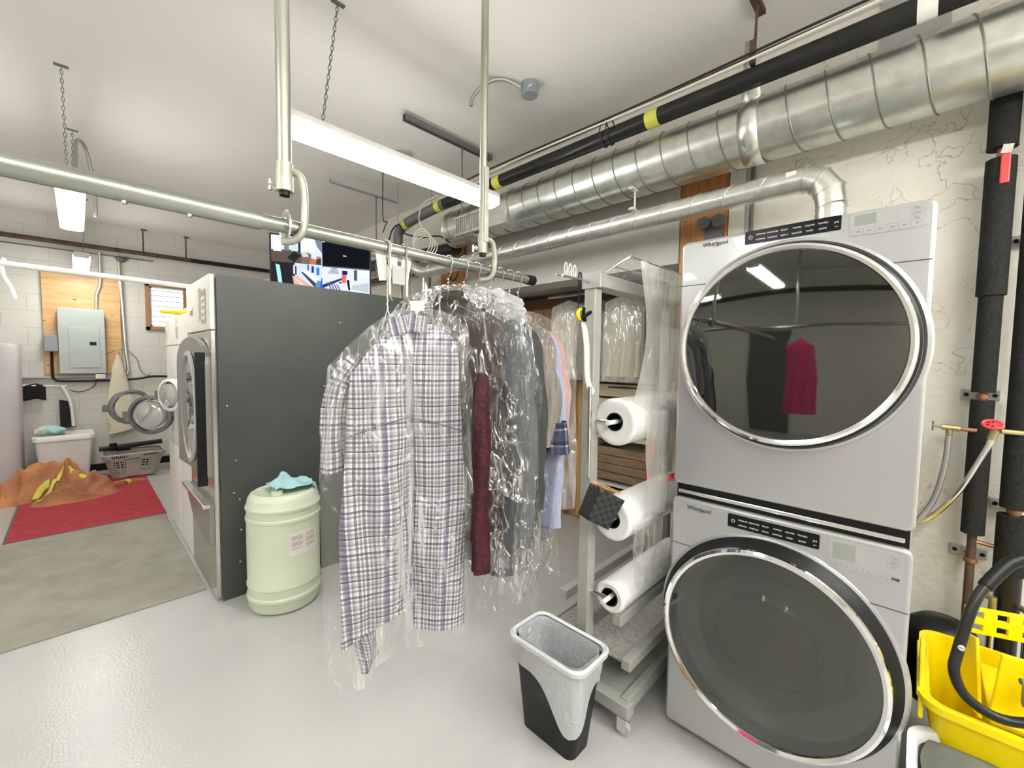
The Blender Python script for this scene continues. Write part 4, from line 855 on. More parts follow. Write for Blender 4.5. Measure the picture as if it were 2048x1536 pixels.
MB().prism([(-.05, 0), (.05, 0), (.05, .09), (.0, .11), (-.05, .09)], (2.58, .90, 2.18), (0, 1, 0), (0, 0, 1), (1, 0, 0), .015).build('bracket_plate', M['dgrey'], HB, smooth=False)
for y in (.945, .865): MB().cyl((2.545, y, 2.31), (2.575, y, 2.31), .036, 24).cyl((2.535, y, 2.31), (2.55, y, 2.31), .008, 10).build('disc', M['dgrey'], HB)
tag(MB().cyl((XW-.06, .9, 2.585), (XW-.06, 3.1, 2.585), .011, 10).build('copper_pipe', M['copper'], None), 'copper pipe running along the wall just below the large duct', 'pipe')
tag(MB().box(XW-.012, XW-.001, -.02, .21, 2.80, ZC).build('grey_patch', M['grey'], None, smooth=False), 'square grey metal patch high on the wall behind the large duct', 'plate')

# ================================================================ PLASTIC FILM RACK
RK = thing('film_rack', 'grey steel rack on castors dispensing plastic film rolls', 'rack', (1.8, .98, 0))
PX = 1.49; PY = .985
MB().box(PX-.026, PX+.026, PY-.026, PY+.026, .14, 1.80).build('post', M['rackp'], RK, smooth=False, bevel=.004)
MB().box(2.18, 2.232, PY-.026, PY+.026, .14, 1.80).build('post', M['rackp'], RK, smooth=False, bevel=.004)
MB().box(PX-.028, 2.232, PY-.05, PY+.03, 1.80, 1.855).build('top_bar', M['rackp'], RK, smooth=False, bevel=.004)
MB().box(PX-.034, PX-.026, PY-.054, PY+.034, 1.796, 1.859).build('end_cap', M['grey'], RK, smooth=False, bevel=.002)
for x, nm in ((PX, 'foot'), (2.206, 'foot')):
    MB().box(x-.027, x+.027, .76, 1.36, .085, .14).build(nm, M['rackp'], RK, smooth=False, bevel=.004)
for y, z in ((.845, .44), (1.12, .44), (.80, .27), (1.2, .27)):
    MB().box(PX+.02, 2.19, y-.02, y+.02, z-.022, z+.022).build('cross_bar', M['rackp'], RK, smooth=False, bevel=.003)
mb = MB(); mb.box(PX+.0, 2.2, .80, 1.3, .125, .13).box(PX, 2.2, .775, .805, .085, .15).box(PX, 2.2, 1.29, 1.32, .085, .15)
mb.build('tray', M['rackp'], RK, smooth=False, bevel=.003)
M['perf'] = pm('worn_perforated_metal', (.44, .435, .40), .4, .3, col2=(.33, .33, .30), scale=80, lo=.45, hi=.55)
MB().box(PX+.02, 2.18, .82, 1.18, .275, .282).build('shelf_plate', M['perf'], RK, smooth=False)
for i, (x, y) in enumerate(((PX, .79), (PX, 1.33), (2.206, .79), (2.206, 1.33))):
    c_ = MB(); c_.cyl((x-.011, y, .028), (x+.011, y, .028), .028, 20)
    w_ = c_.build('castor_wheel', M['grey'], RK)
    MB().box(x-.018, x-.014, y-.02, y+.02, .02, .08).box(x+.014, x+.018, y-.02, y+.02, .02, .08).box(x-.018, x+.018, y-.02, y+.02, .076, .085).build('castor_fork', M['steel'], w_, smooth=False)
# roll arms
for z in (1.258, .858, .53):
    MB().cyl((PX, PY, z), (PX, .875, z), .008, 10).cyl((2.2, PY, z), (2.2, .875, z), .008, 10).build('roll_arm', M['steel'], RK)
def film_roll(z, r, x0, x1, lab):
    t = thing('film_roll', lab, 'plastic film roll', ((x0+x1)/2, .875, z-r))
    rc = .036; c = (x0, .875, z); L_ = x1-x0
    MB().lathe([(rc, 0), (rc+.004, 0), (r*.62, .002), (r*.8, -.003), (r-.006, 0), (r, .006), (r, L_-.006), (r-.006, L_), (rc, L_)], c, (1, 0, 0), 64).build('wound_film', M['roll'], t)
    MB().lathe([(rc-.004, -.002), (rc, -.004), (rc+.002, 0), (rc, .01), (rc-.004, L_), (rc-.004, L_-.001), (rc-.005, 0)], c, (1, 0, 0), 40).build('core', M['black'], t)
    MB().cyl((x0-.055, .875, z), (x1+.03, .875, z), .0095, 14).build('axle', M['whitep'], t)
film_roll(1.258, .096, 1.50, 2.12, 'top roll of clear plastic film on the rack')
film_roll(.858, .088, 1.50, 2.12, 'middle roll of clear plastic film on the rack')
film_roll(.53, .067, 1.50, 2.12, 'bottom thin roll of white plastic film on the rack')
# wire frame on top
FR = MB(); FR.tube([(1.50, .93, 1.86), (1.45, .80, 1.895), (2.2, .80, 1.90)], .0035, 7).tube([(1.50, .90, 1.88), (2.2, .86, 1.885)], .003, 7).tube([(2.2, .80, 1.90), (2.2, .93, 1.86)], .0035, 7)
FR.build('film_guide_wire', M['steel'], RK)
# hanging film
def filmf(u, v):
    x = 1.53+.58*u; z = 1.895-.70*v
    pinch = .06*sin(pi*v)**2
    x += pinch*(.5-u)*2*.5
    y = .80+.015*v+.022*nz(u*5, v*1.6, 2)+.012*sin(u*22+2*v)*v
    return (x, y-.02*sin(pi*v), z)
tag(MB().grid(filmf, 50, 50).build('hanging_film', M['film'], None), 'clear plastic film hanging from the wire guide in front of the top roll', 'plastic film')
def filmf2(u, v):
    x = 1.56+.50*u+.05*v*(.5-u); z = 1.30-.44*v
    return (x, .765+.012*sin(u*15)+.02*nz(u*6, v*2, 7)+.01*v, z)
tag(MB().grid(filmf2, 36, 30).build('hanging_film', M['film'], None), 'plastic film falling from the top roll to the middle roll', 'plastic film')
def filmf3(u, v):
    x = 1.50+.48*u+.12*v*(.5-u)-.0*v; z = .84-.30*v
    return (x, .775+.012*sin(u*15)+.02*nz(u*6, v*2, 17)+.02*v, z)
tag(MB().grid(filmf3, 36, 20).build('hanging_film', M['bagsoft'], None), 'thin plastic film sagging from the middle roll to the bottom roll', 'plastic film')
def filmf4(u, v):
    y = 1.00-.20*v; x = 1.50+.62*u
    return (x, y, 1.862+.04*v+.006*nz(u*6, v*6, 3))
tag(MB().grid(filmf4, 30, 10).build('film_sheet', M['bagclear'], None), 'flat sheet of clear film lying over the top of the rack', 'plastic film')
# things hanging at the rack: looped clips, spring clamp, white hanger, black basket
for k in range(3):
    y = PY+.0+.0; x = 1.30+.028*k
    tag(MB().tube([V((x+sin(q)*.009, PY-.0, 1.845+.028*cos(q)*(1 if cos(q) > 0 else .8))) for q in [2*pi*i/18 for i in range(18)]], .0025, 6, closed=True).tube([(x-.004, PY, 1.83), (x, PY, 1.85), (x+.006, PY, 1.828)], .002, 5).build('ring_clip', M['offwhite'], None), ['left', 'middle', 'right'][k]+' of three cream ring clips on the rack arm', 'clip', 'ring clips on the rack arm')
tag(MB().cyl((1.28, PY, 1.822), (1.47, PY, 1.825), .005, 8).cyl((1.28, PY+.03, 1.83), (1.47, PY+.03, 1.833), .004, 8).build('side_arm', M['steel'], None), 'thin double steel arm sticking out from the top of the rack', 'arm')
tag(MB().tube(bez([(1.40, PY, 1.80), (1.40, PY, 1.845), (1.385, PY, 1.84), (1.39, PY, 1.76), (1.385, PY, 1.70)], 6), .003, 6).build('black_hook', M['black'], None), 'long black wire hook hanging from the rack arm', 'hook')
WC = thing('spring_clamp', 'yellow and black spring clamp hanging on the black hook', 'clamp', (1.395, .97, 1.66))
MB().tube([V((1.39+cos(q)*.019, .975, 1.685+sin(q)*.019)) for q in [R(60+20*k) for k in range(13)]], .007, 8).build('jaw', M['yellow'], WC)
MB().obox((1.41, .965, 1.682), (.8, -.2, .5), (-.5, 0, .8), (0, 1, 0), .03, .006, .006).obox((1.395, .965, 1.69), (0, 0, 1), (1, 0, 0), (0, 1, 0), .022, .005, .005).cyl((1.39, .96, 1.672), (1.40, .96, 1.66), .008, 8).build('handle', M['black'], WC)
mb = MB().tube(bez([(1.395, .97, 1.655), (1.405, .97, 1.62), (1.415, .965, 1.55), (1.415, .96, 1.45), (1.43, .955, 1.39), (1.455, .955, 1.375)], 8), [.009, .012]+[.016]*37+[.013, .010][:2], 10, flat=.45) if False else None
P_ = bez([(1.395, .97, 1.655), (1.407, .965, 1.62), (1.415, .96, 1.55), (1.415, .955, 1.45), (1.425, .95, 1.40), (1.45, .95, 1.375)], 8)
tag(MB().tube(P_, [.010+.007*min(1, k/8) for k in range(len(P_))], 10, flat=.5, up=(1, 0, 0)).build('white_hanger', M['offwhite'], None), 'pale curved plastic strip hanging below the spring clamp', 'hanger')
tag(MB().cyl((1.415, .94, 1.40), (1.405, .93, 1.04), .007, 10).build('metal_rod', M['steel'], None), 'thin shiny rod hanging beside the rack post', 'rod')
BB = thing('woven_basket', 'black woven basket tied to the rack post with clothes pegs on top', 'basket', (1.43, .88, .82))
mb = MB(); c = V((1.43, .885, .93)); a1_ = V((.80, -.35, -.48)).normalized(); a3_ = V((.42, .9, .0)).normalized(); a2_ = a3_.cross(a1_).normalized()
if a2_.z < 0: a2_ = -a2_
def bsk(u, v):
    q = 2*pi*u; cx_ = cos(q); sy_ = sin(q); k = max(abs(cx_), abs(sy_)); px, py = cx_/k*.062, sy_/k*.04; s_ = 1-.12*v
    return tuple(c+a1_*px*s_+a3_*py*s_+a2_*(.06-.13*v))
mb.grid(bsk, 48, 10, closeu=True)
n0 = len(mb.v); mb.add([c+a1_*sx_*.054+a3_*sy_*.035-a2_*.069 for sx_, sy_ in ((-1, -1), (1, -1), (1, 1), (-1, 1))], [(0, 1, 2, 3)])
m_, t_, N, L, b = nt('black_woven_strap'); b.inputs['Roughness'].default_value = .5
ch = N.new('ShaderNodeTexChecker'); ch.inputs['Scale'].default_value = 1; uvn = N.new('ShaderNodeUVMap'); mp = N.new('ShaderNodeMapping'); mp.inputs['Scale'].default_value = (20, 8, 1); L.new(uvn.outputs[0], mp.inputs[0]); L.new(mp.outputs[0], ch.inputs[0])
ch.inputs[1].default_value = (.012, .012, .013, 1); ch.inputs[2].default_value = (.035, .035, .037, 1); L.new(ch.outputs[0], b.inputs['Base Color'])
mb.build('basket_body', m_, BB, solid=.003)
for k in range(4):
    q = c+a1_*(-.05+.018*k)+a2_*.072-a3_*.01
    p = MB().obox(q, a1_+a2_*.1, a3_, a2_, .045, .004, .004)
    tag(p.build('clothes_peg', M['ply'], None, smooth=False, bevel=.001), ['first', 'second', 'third', 'last'][k]+' wooden stick lying across the black basket', 'clothes peg', 'wooden pegs on the black basket')

# ================================================================ WASTE BIN
TB = thing('waste_bin', 'black wastebasket with a pale grey rim and white liner', 'bin', (1.30, .98, 0))
def ring(cx, cy, hx, hy, r, z, n=8): return [(cx+p[0], cy+p[1], z) for p in rrect(-hx, hx, -hy, hy, r, n)]
def shell(levels, n=8):
    mb = MB(); K = 4*(n+1)
    vs = []
    for lv in levels: vs += ring(*lv, n=n)
    mb.add(vs, [(i*K+k, i*K+(k+1) % K, (i+1)*K+(k+1) % K, (i+1)*K+k) for i in range(len(levels)-1) for k in range(K)])
    return mb, K
mb, K = shell([(1.30, .99, .062, .125, .03, .0), (1.297, .985, .086, .153, .04, .28), (1.295, .98, .094, .162, .045, .375)])
mb.add(ring(1.30, .99, .060, .123, .03, .002), [tuple(range(K))])
mb.build('bin_body', M['black'], TB, solid=.003)
mb, K = shell([(1.295, .98, .102, .171, .047, .375), (1.295, .98, .112, .181, .05, .378), (1.295, .98, .114, .183, .05, .395), (1.295, .98, .106, .175, .048, .402), (1.295, .98, .096, .165, .044, .395)])
mb.build('rim', pm('pale_blue_grey_plastic', (.60, .63, .64), .35), TB)
# liner inside and folded outside with a wavy lower edge
def resample(P, n):
    Q = P+[P[0]]; L_ = [0]
    for a, b_ in zip(Q, Q[1:]): L_.append(L_[-1]+math.dist(a, b_))
    out = []; j = 0
    for k in range(n):
        t_ = L_[-1]*k/n
        while L_[j+1] < t_: j += 1
        f_ = (t_-L_[j])/(L_[j+1]-L_[j]); out.append((Q[j][0]+(Q[j+1][0]-Q[j][0])*f_, Q[j][1]+(Q[j+1][1]-Q[j][1])*f_))
    return out
mb = MB(); base = resample(rrect(-1, 1, -1, 1, .42, 8), 112)
def lin(u, v):
    k = u*len(base); i = int(k) % len(base); p = base[i]; a = 2*pi*u
    zl = .385-(.10+.17*math.exp(-abs((u-.515)/(.085 if u < .515 else .12))**2)+.01*sin(4*a))*v
    zl -= .012*nz(u*9, v*3, 1)
    s = 1+.03*v*nz(u*14, v*4, 3); return (1.296+p[0]*(.101-.010*v)*s, .981+p[1]*(.171-.012*v)*s, zl)
mb.grid(lin, len(base), 14, closeu=True)
mb.build('outer_liner', M['liner'], TB, label='white bin liner folded over the outside')
mb = MB()
def lin2(u, v):
    i = int(u*len(base)) % len(base); p = base[i]; s = 1-.33*v
    return (1.297+p[0]*.090*s+.003*nz(u*12, v*6, 2), .983+p[1]*.157*(1-.28*v)+.004*nz(u*12, v*6, 8), .392-.34*v)
mb.grid(lin2, len(base), 14, closeu=True); mb.add([(1.297+p[0]*.063, .983+p[1]*.117, .052) for p in base], [tuple(range(len(base)))])
mb.build('inner_liner', M['liner'], TB)
tag(MB().obox((1.275, .93, .16), (.6, -.5, .3), (0, .5, .85), (.7, .5, 0), .026, .034, .0006).build('paper_scrap', M['labelw'], None, smooth=False), 'white paper scrap lying inside the waste bin', 'paper')

# ================================================================ BARREL
BR = thing('plastic_barrel', 'pale greenish plastic drum beside the black partition', 'barrel', (.855, 2.765, 0))
prof = [(.0001, 0), (.165, 0), (.185, .008), (.195, .03), (.197, .07), (.203, .078), (.203, .092), (.197, .10), (.197, .145), (.202, .15), (.202, .162), (.198, .17), (.199, .35), (.199, .535), (.204, .54), (.204, .555), (.198, .562), (.198, .60), (.204, .606), (.204, .618), (.198, .625), (.192, .66), (.178, .685), (.160, .694), (.150, .688), (.0001, .688)]
MB().lathe(prof, (.855, 2.765, 0), n=64).build('drum_body', M['barrel'], BR)
lb = MB(); vs = []
for k in range(9):
    a = R(-100+k*6.5); vs += [(.855+cos(a)*.2005, 2.765+sin(a)*.2005, .34), (.855+cos(a)*.2005, 2.765+sin(a)*.2005, .48)]
lb.add(vs, [(2*k, 2*k+2, 2*k+3, 2*k+1) for k in range(8)]); LBO = lb.build('paper_label', M['labelw'], BR)
lb = MB()
for col in (0, 1):
    for r_ in range(9):
        a0_ = -97+col*24; vs = []
        for k in range(4):
            a = R(a0_+k*6.0); vs += [(.855+cos(a)*.2012, 2.765+sin(a)*.2012, .455-r_*.009), (.855+cos(a)*.2012, 2.765+sin(a)*.2012, .4585-r_*.009)]
        if (r_+col) % 4 != 3: lb.add(vs, [(2*k, 2*k+2, 2*k+3, 2*k+1) for k in range(3)])
lb.build('label_print', pm('faded_brown_print', (.45, .30, .26), .6), LBO)
MB().lathe([(.0001, .02), (.03, .02), (.034, .0), (.034, -.01)], (.80, 2.70, .692), n=20).build('bung_cap', M['barrel'], BR)
mb = MB()
def ragf(u, v):
    x = .78+.24*u; y = 2.66+.2*v; h = .712+.03*max(0, nz(u*4, v*4, 3)+.3)+.05*math.exp(-((u-.35)**2+(v-.7)**2)*14)
    d = math.hypot(x-.855, y-2.765); h -= max(0, d-.17)*1.6
    return (x+.01*nz(u*7, v*7, 1), y+.01*nz(u*7, v*7, 5), h)
tag(MB().grid(ragf, 24, 24).build('blue_rag', M['cloth_blue'], None, solid=.006, sub=1), 'light blue rag crumpled on top of the plastic drum', 'cloth')

# ================================================================ BLACK PARTITION AND LEFT MACHINES
PT = thing('black_partition', 'tall matte black side board standing behind the drum', 'partition', (1.2, 3.0, 0))
MB().box(.578, 1.866, 2.99, 3.012, 0, 1.98).build('board', M['panelblack'], PT, smooth=False, bevel=.002)
mb = MB()
for x, z in ((.66, .86), (.645, .66), (.675, .615), (.68, .42), (.67, .22), (1.2, 1.3), (.62, 1.2), (1.31, 1.75)): mb.lathe([(.006, 0), (.004, .003), (.0001, .004)], (x, 2.99, z), (0, -1, 0), 10)
mb.build('screw_heads', M['steel'], PT)
U1 = thing('stacked_dryer', 'tall stainless front dryer with a grey arched door beside the black partition', 'dryer', (.9, 3.38, 0))
MB().box(.57, 1.30, 3.03, 3.73, 0, 1.975).build('cabinet', M['white'], U1, smooth=False, bevel=.006)
MB().box(.545, .572, 3.0, 3.735, 1.655, 1.98).build('control_panel', M['offwhite'], U1, smooth=False, bevel=.006)
MB().box(.548, .572, 3.0, 3.735, .02, 1.648).build('lower_front', M['stainless'], U1, smooth=False, bevel=.004)
MB().box(.542, .546, 3.10, 3.22, 1.70, 1.90).box(.5445, .546, 3.24, 3.31, 1.72, 1.92).build('display', M['disp2'], U1, smooth=False)
mb = MB()
for r_ in range(4):
    for k in range(3): mb.box(.540, .543, 3.11+k*.035, 3.135+k*.035, 1.72+r_*.04, 1.74+r_*.04)
mb.build('buttons', M['whitep'], U1, smooth=False)
text([('and', (.543, 3.60, 1.77), .07)], 'faded_lettering', M['inkg'], U1)
dpoly = [(-.02, .77), (-.02, 1.45)]+[(.33-.35*cos(R(a)), 1.45+.17*sin(R(a))) for a in range(15, 170, 12)]+[(.68, 1.45), (.68, .77)]
dd = MB().prism(dpoly, (.52, 3.05, 0), (-.06, 1, 0), (0, 0, 1), (1, 0, 0), .03).build('door', M['greydoor'], U1, smooth=False, bevel=.004)
MB().lathe([(1, 0), (1, .012), (.93, .016), (.93, 0)], (.50, 3.39, 1.17), (-1, .0, 0), 40, sx=.24, sy=.36, u0=(0, 1, 0)).build('window_rim', M['grey'], dd)
MB().lathe([(.94, .004), (.0001, .006)], (.50, 3.39, 1.17), (-1, .0, 0), 40, sx=.24, sy=.36, u0=(0, 1, 0)).build('door_window', tinted('door_window_glass', (.3, .33, .33), .6, .35), dd)
MB().box(.475, .525, 3.035, 3.058, .72, 1.52).build('edge_trim', M['black'], dd, smooth=False, bevel=.004)
dw = MB().prism([(0, .60), (.72, .60), (.72, .52), (.55, .42), (.30, .36), (0, .35)], (.52, 3.01, 0), (0, 1, 0), (0, 0, 1), (1, 0, 0), .03).build('drawer', M['greydoor'], U1, smooth=False, bevel=.004)
MB().box(.49, .53, 3.01, 3.73, .585, .61).build('drawer_handle', M['stainless'], dw, smooth=False, bevel=.005)
for i, (ya_, yb_, lab) in enumerate(((3.75, 4.285, 'white stacked laundry machine right beyond the stainless dryer'), (4.295, 4.83, 'second white stacked laundry machine, nearer the back wall'))):
    u = UU = thing('stacked_machine', lab, 'laundry machine', (.9, (ya_+yb_)/2, 0), 'white stacked laundry machines')
    if i == 0: U2_ = u
    MB().box(.56, 1.28, ya_, yb_, 0, 1.81).build('cabinet', M['white'], u, smooth=False, bevel=.008)
    MB().box(.548, .562, ya_+.005, yb_-.005, 1.585, 1.805).build('upper_panel', M['offwhite'], u, smooth=False, bevel=.004)
    MB().box(.552, .562, ya_+.005, yb_-.005, .75, 1.575).build('upper_front', M['white'], u, smooth=False, bevel=.004)
    MB().box(.552, .562, ya_+.005, yb_-.005, .03, .74).build('lower_front', M['whitep'], u, smooth=False, bevel=.004)
    MB().box(.54, .552, yb_-.12, yb_-.08, 1.64, 1.72).build('dial', M['grey'], u, smooth=False)
def porthole(c, n, r, par, mat, glass=True, arm=None, lab=None):
    n = V(n).normalized()
    t = MB().lathe([(r*.80, -.03), (r*.86, -.045), (r*.97, -.035), (r, 0), (r*.98, .015), (r*.84, .02), (r*.80, 0)], c, n, 48).build('porthole_door', mat, par, label=lab)
    MB().lathe([(r*.70, -.01), (r*.74, -.028), (r*.82, -.02), (r*.82, 0)], c, n, 48).build('inner_ring', M['chrome'], t)
    if glass: MB().lathe([(r*.72, -.01), (r*.66, .03), (r*.4, .05), (.0001, .055)], c, n, 40).build('glass_bowl', tinted('porthole_glass_'+mat.name[:4], (.4, .42, .4), .85, .1), t)
    a = V((0, 0, 1)); side = n.cross(a).normalized()
    MB().obox(V(c)+side*(r+.015), side, a, n, .02, .03, .012).build('latch', M['dgrey'], t, smooth=False)
    if arm: MB().cyl(V(c)-side*r, V(arm), .012, 8).build('hinge', M['dgrey'], t)
    return t
porthole((.325, 5.1, 1.03), (.25, -1, 0), .158, UU, M['dgrey'], False, (.56, 4.825, 1.03), 'open ring shaped door, farther one')
porthole((.41, 4.6, 1.0), (-.75, -1, .0), .165, UU, M['dgrey'], True, (.56, 4.72, 1.0), 'open round door with a clear bowl')
porthole((.50, 4.2, 1.19), (-1, -.5, 0), .128, U2_, M['white'], True, None, 'white ringed round door')
# things on top
tag(MB().tube([(.45, 4.2, 1.835), (.62, 4.25, 1.835)], [.012, .02], 12).lathe([(.0001, 0), (.05, 0), (.06, .03), (.045, .07), (.0001, .075)], (.66, 4.28, 1.812), n=20).build('yellow_brush', M['yellow'], None), 'yellow scoop lying on top of the white machine', 'scoop')
# TV
TVp, TVq = V((.999, 3.459, 0)), V((1.641, 3.164, 0)); td = (TVq-TVp).normalized(); tn = V((td.y, -td.x, 0))
TV = thing('television', 'flat television showing four security camera views above the partition', 'television', tuple((TVp+TVq)/2+V((0, 0, 1.98))))
W2 = (TVq-TVp).length
mid = (TVp+TVq)/2
MB().obox(mid+V((0, 0, 2.2))-tn*.02, td, (0, 0, 1), tn, W2/2, .205, .018).build('case', M['black'], TV, smooth=False, bevel=.004)
MB().obox(mid+V((0, 0, 2.0))-tn*.03, td, (0, 0, 1), tn, .12, .02, .05).build('stand', M['black'], TV, smooth=False)
scr = MB().obox(mid+V((0, 0, 2.2)), td, (0, 0, 1), tn, W2/2-.012, .193, .001).build('screen', M['strip'], TV, smooth=False)
def scol(c, s=.5):
    n_ = 'screen_%02d%02d%02d' % tuple(int(q*99) for q in c)
    return bpy.data.materials.get(n_) or glow(n_, c, s)
SW, SH_ = W2/2-.012, .193
def patch(poly, c, lay, name='picture_patch'):
    PP = [mid+V((0, 0, 2.2))+td*(p[0]*SW)+V((0, 0, p[1]*SH_))+tn*(.0014+.0003*lay) for p in poly]
    return (PP, c)
pats = []
def q(x0, x1, y0, y1, c, l=1): pats.append(patch([(x0, y0), (x1, y0), (x1, y1), (x0, y1)], c, l))
def pg(P, c, l=1): pats.append(patch(P, c, l))
# top-left view: shop interior
q(-1, 0, 0, 1, (.60, .66, .70)); pg([(-1, 0), (-1, .45), (-.55, .5), (-.05, .1), (0, 0)], (.10, .075, .06), 2)
q(-.96, -.8, .4, .95, (.85, .9, .95), 3); q(-.75, -.66, .45, .95, (.16, .2, .22), 3); q(-.62, -.5, .45, .9, (.5, .62, .66), 3); q(-.48, -.43, .4, 1, (.03, .04, .06), 3); q(-.42, -.13, .5, .95, (.86, .92, 1), 3)
pg([(-.70, .18), (-.56, .02), (-.42, .30), (-.56, .44)], (.02, .02, .02), 4); pg([(-.42, .02), (-.42, .35), (-.30, .45), (-.22, .38), (-.24, 0)], (.17, .12, .10), 5); pg([(-.42, .35), (-.30, .42), (-.27, .28), (-.38, .25)], (.62, .52, .48), 6)
pg([(-.25, 0), (-.24, .22), (-.14, .22), (-.12, 0)], (.45, .17, .06), 6); q(-.12, -.02, .0, .25, (.05, .04, .06), 6); pg([(-.12, .28), (-.02, .24), (-.03, .32), (-.12, .33)], (.6, .1, .1), 7)
pg([(-.1, .7), (0, .45), (0, 1), (-.16, 1)], (.16, .2, .3), 4)
# top-right: black
q(0.0, 1, 0, 1, (.006, .007, .010))
# bottom-left view: counter
q(-1, 0, -1, 0, (.55, .62, .78)); q(-1, -.55, -1, 0, (.02, .02, .022), 2); pg([(-.92, -.08), (-.84, -.12), (-.78, -1), (-.86, -1)], (.35, .68, .72), 3)
pg([(-.6, -.5), (-.5, -.48), (-.1, -1), (-.55, -1)], (.62, .40, .32), 3); pg([(-.56, -.6), (-.52, -.6), (-.25, -1), (-.3, -1)], (.8, .6, .5), 4); pg([(-.42, -.35), (-.4, -.3), (-.12, -.75), (-.15, -.9)], (.05, .05, .07), 4); pg([(-.40, -.28), (-.36, -.22), (-.06, -.5), (-.1, -.7)], (.85, .88, .92), 3)
q(-.30, -.27, -.25, -.02, (.05, .08, .3), 5); q(-.22, -.17, -.32, -.06, (.02, .03, .4), 5); q(-.12, -.06, -.40, -.1, (.03, .2, .5), 5); pg([(-.18, -.95), (-.1, -.6), (-.02, -.62), (-.06, -1)], (.1, .25, .4), 6); pg([(-.06, -1), (-.02, -.5), (0, -.5), (0, -1)], (.04, .1, .5), 7)
q(-.58, -.50, -.42, -.08, (.65, .66, .75), 4); q(-.545, -.515, -.45, -.1, (.03, .03, .08), 5)
# bottom-right view: workroom with a person in a red top
q(0, 1, -1, -.05, (.62, .68, .85)); pg([(0, -.75), (.5, -.35), (.5, -.42), (0, -.9)], (.03, .04, .12), 3); pg([(.2, -.05), (.3, -.05), (.35, -.3), (.1, -.3)], (.35, .42, .5), 3)
for k in range(4): pg([(.1+.06*k, -.65-.02*k), (.13+.06*k, -.65-.02*k), (.22+.06*k, -1), (.19+.06*k, -1)], (.08, .1, .3), 4)
q(.40, .49, -.62, -.3, (.75, .12, .13), 5); pg([(.5, -.5), (.56, -.5), (.58, -.9), (.54, -.9)], (.01, .01, .03), 5); q(.41, .52, -.3, -.14, (.01, .02, .1), 6); q(.66, .73, -.5, -.08, (.08, .09, .1), 5); q(.34, .4, -.66, -.6, (.03, .06, .3), 5); q(.78, .98, -.35, -.1, (.85, .86, .84), 3); pg([(.62, -.7), (.98, -.55), (.98, -.95), (.6, -.85)], (.45, .5, .52), 3)
q(.43, .50, -.0+.43, .46, (.8, .8, .8), 4); q(.0, .06, .9, .94, (.8, .8, .85), 4)
from collections import OrderedDict
gb = OrderedDict()
for PP, c in pats: gb.setdefault(c, []).append(PP)
views = [('camera_view', lambda P: P)]
for c, lst in gb.items():
    mb = MB()
    for PP in lst: mb.add(PP, [tuple(range(len(PP)))])
    mb.build('screen_picture', scol(c), scr, smooth=False)
# light grey hose behind TV on top of machines
P_ = bez([(1.0, 3.72, 2.035), (1.1, 3.80, 2.07), (1.25, 3.92, 2.14), (1.5, 4.02, 2.30), (1.83, 3.96, 2.545)], 10)
tag(MB().tube(P_, [.052+.003*(k % 2) for k in range(len(P_))], 20).build('flexible_hose', M['offwhite'], None), 'pale flexible vent hose rising behind the television', 'hose')

# ================================================================ MATS AND FLOOR ITEMS
tag(MB().box(-.90, .535, 3.22, 5.055, 0, .008).build('grey_mat', M['greymat'], None, smooth=False, bevel=.003), 'large grey beige floor mat in front of the machines', 'mat')
RM = thing('red_carpet', 'red carpet runner beyond the grey mat', 'carpet', (.1, 6.0, 0))
MB().box(-.44, .545, 5.075, 7.1, 0, .010).build('pile', M['redcarpet'], RM, smooth=False)
MB().box(-.455, -.44, 5.07, 7.1, 0, .009).box(-.455, .545, 5.062, 5.075, 0, .009).build('edging', M['matedge'], RM, smooth=False)
# orange heap
mb = MB()
def heap(u, v):
    x = -1.1+1.45*u; y = 5.92+1.0*v
    h = 0
    for cx_, cy_, sx_, sy_, a_ in ((-.06, 6.42, .18, .16, .33), (-.34, 6.52, .24, .16, .30), (.13, 6.28, .12, .13, .17), (-.80, 6.78, .22, .10, .16), (-.12, 6.15, .20, .10, .15), (-.55, 6.45, .20, .12, .10)):
        h += a_*math.exp(-((x-cx_)/sx_)**2-((y-cy_)/sy_)**2)
    r1 = 1-min(1, nz(x*4+.8*nz(x*3, y*3, 2), y*4, 3)**2*9); r2_ = 1-min(1, nz(x*9, y*9+nz(x*4, y*4, 1), 6)**2*12)
    h = h*(.66+.36*r1+.06*r2_)+.026*r2_*min(1, h*12)-.04
    return (x+.025*nz(x*6, y*6, 1), y+.03*nz(x*7, y*7, 4), .011+max(h, -.03))
mb.grid(heap, 130, 90)
OH = mb.build('orange_coverall', M['orange'], None); tag(OH, 'heap of orange work clothes with yellow bands on the carpet', 'clothes')
for i, (pts, w_) in enumerate((([(-.36, 6.16), (-.27, 6.24), (-.20, 6.33), (-.15, 6.42)], .016), ([(-.36, 6.30), (-.30, 6.33), (-.24, 6.33)], .022), ([(.06, 6.30), (.0, 6.33), (-.10, 6.34)], .02))):
    mb = MB(); P_ = bez([(p[0], p[1], 0) for p in pts], 8); vs = []
    def hz(x, y):
        u = (x+1.1)/1.45; v = (y-5.92)/1.0; return heap(u, v)[2]
    for k, p in enumerate(P_):
        a = P_[max(0, k-1)]; b_ = P_[min(len(P_)-1, k+1)]; t_ = (b_-a).normalized(); s_ = V((-t_.y, t_.x, 0))
        for j in (-1, -.33, .33, 1):
            qq = p+s_*w_*j; vs.append((qq.x, qq.y, hz(qq.x, qq.y)+.012))
    mb.add(vs, [(4*k+j, 4*k+j+1, 4*k+j+5, 4*k+j+4) for k in range(len(P_)-1) for j in range(3)])
    ob = mb.build('yellow_band', M['hivis'], None, solid=.004); ob.parent = OH; ob.location = ob.location-OH.location
    ob['label'] = 'yellow band sewn on the orange cloth'
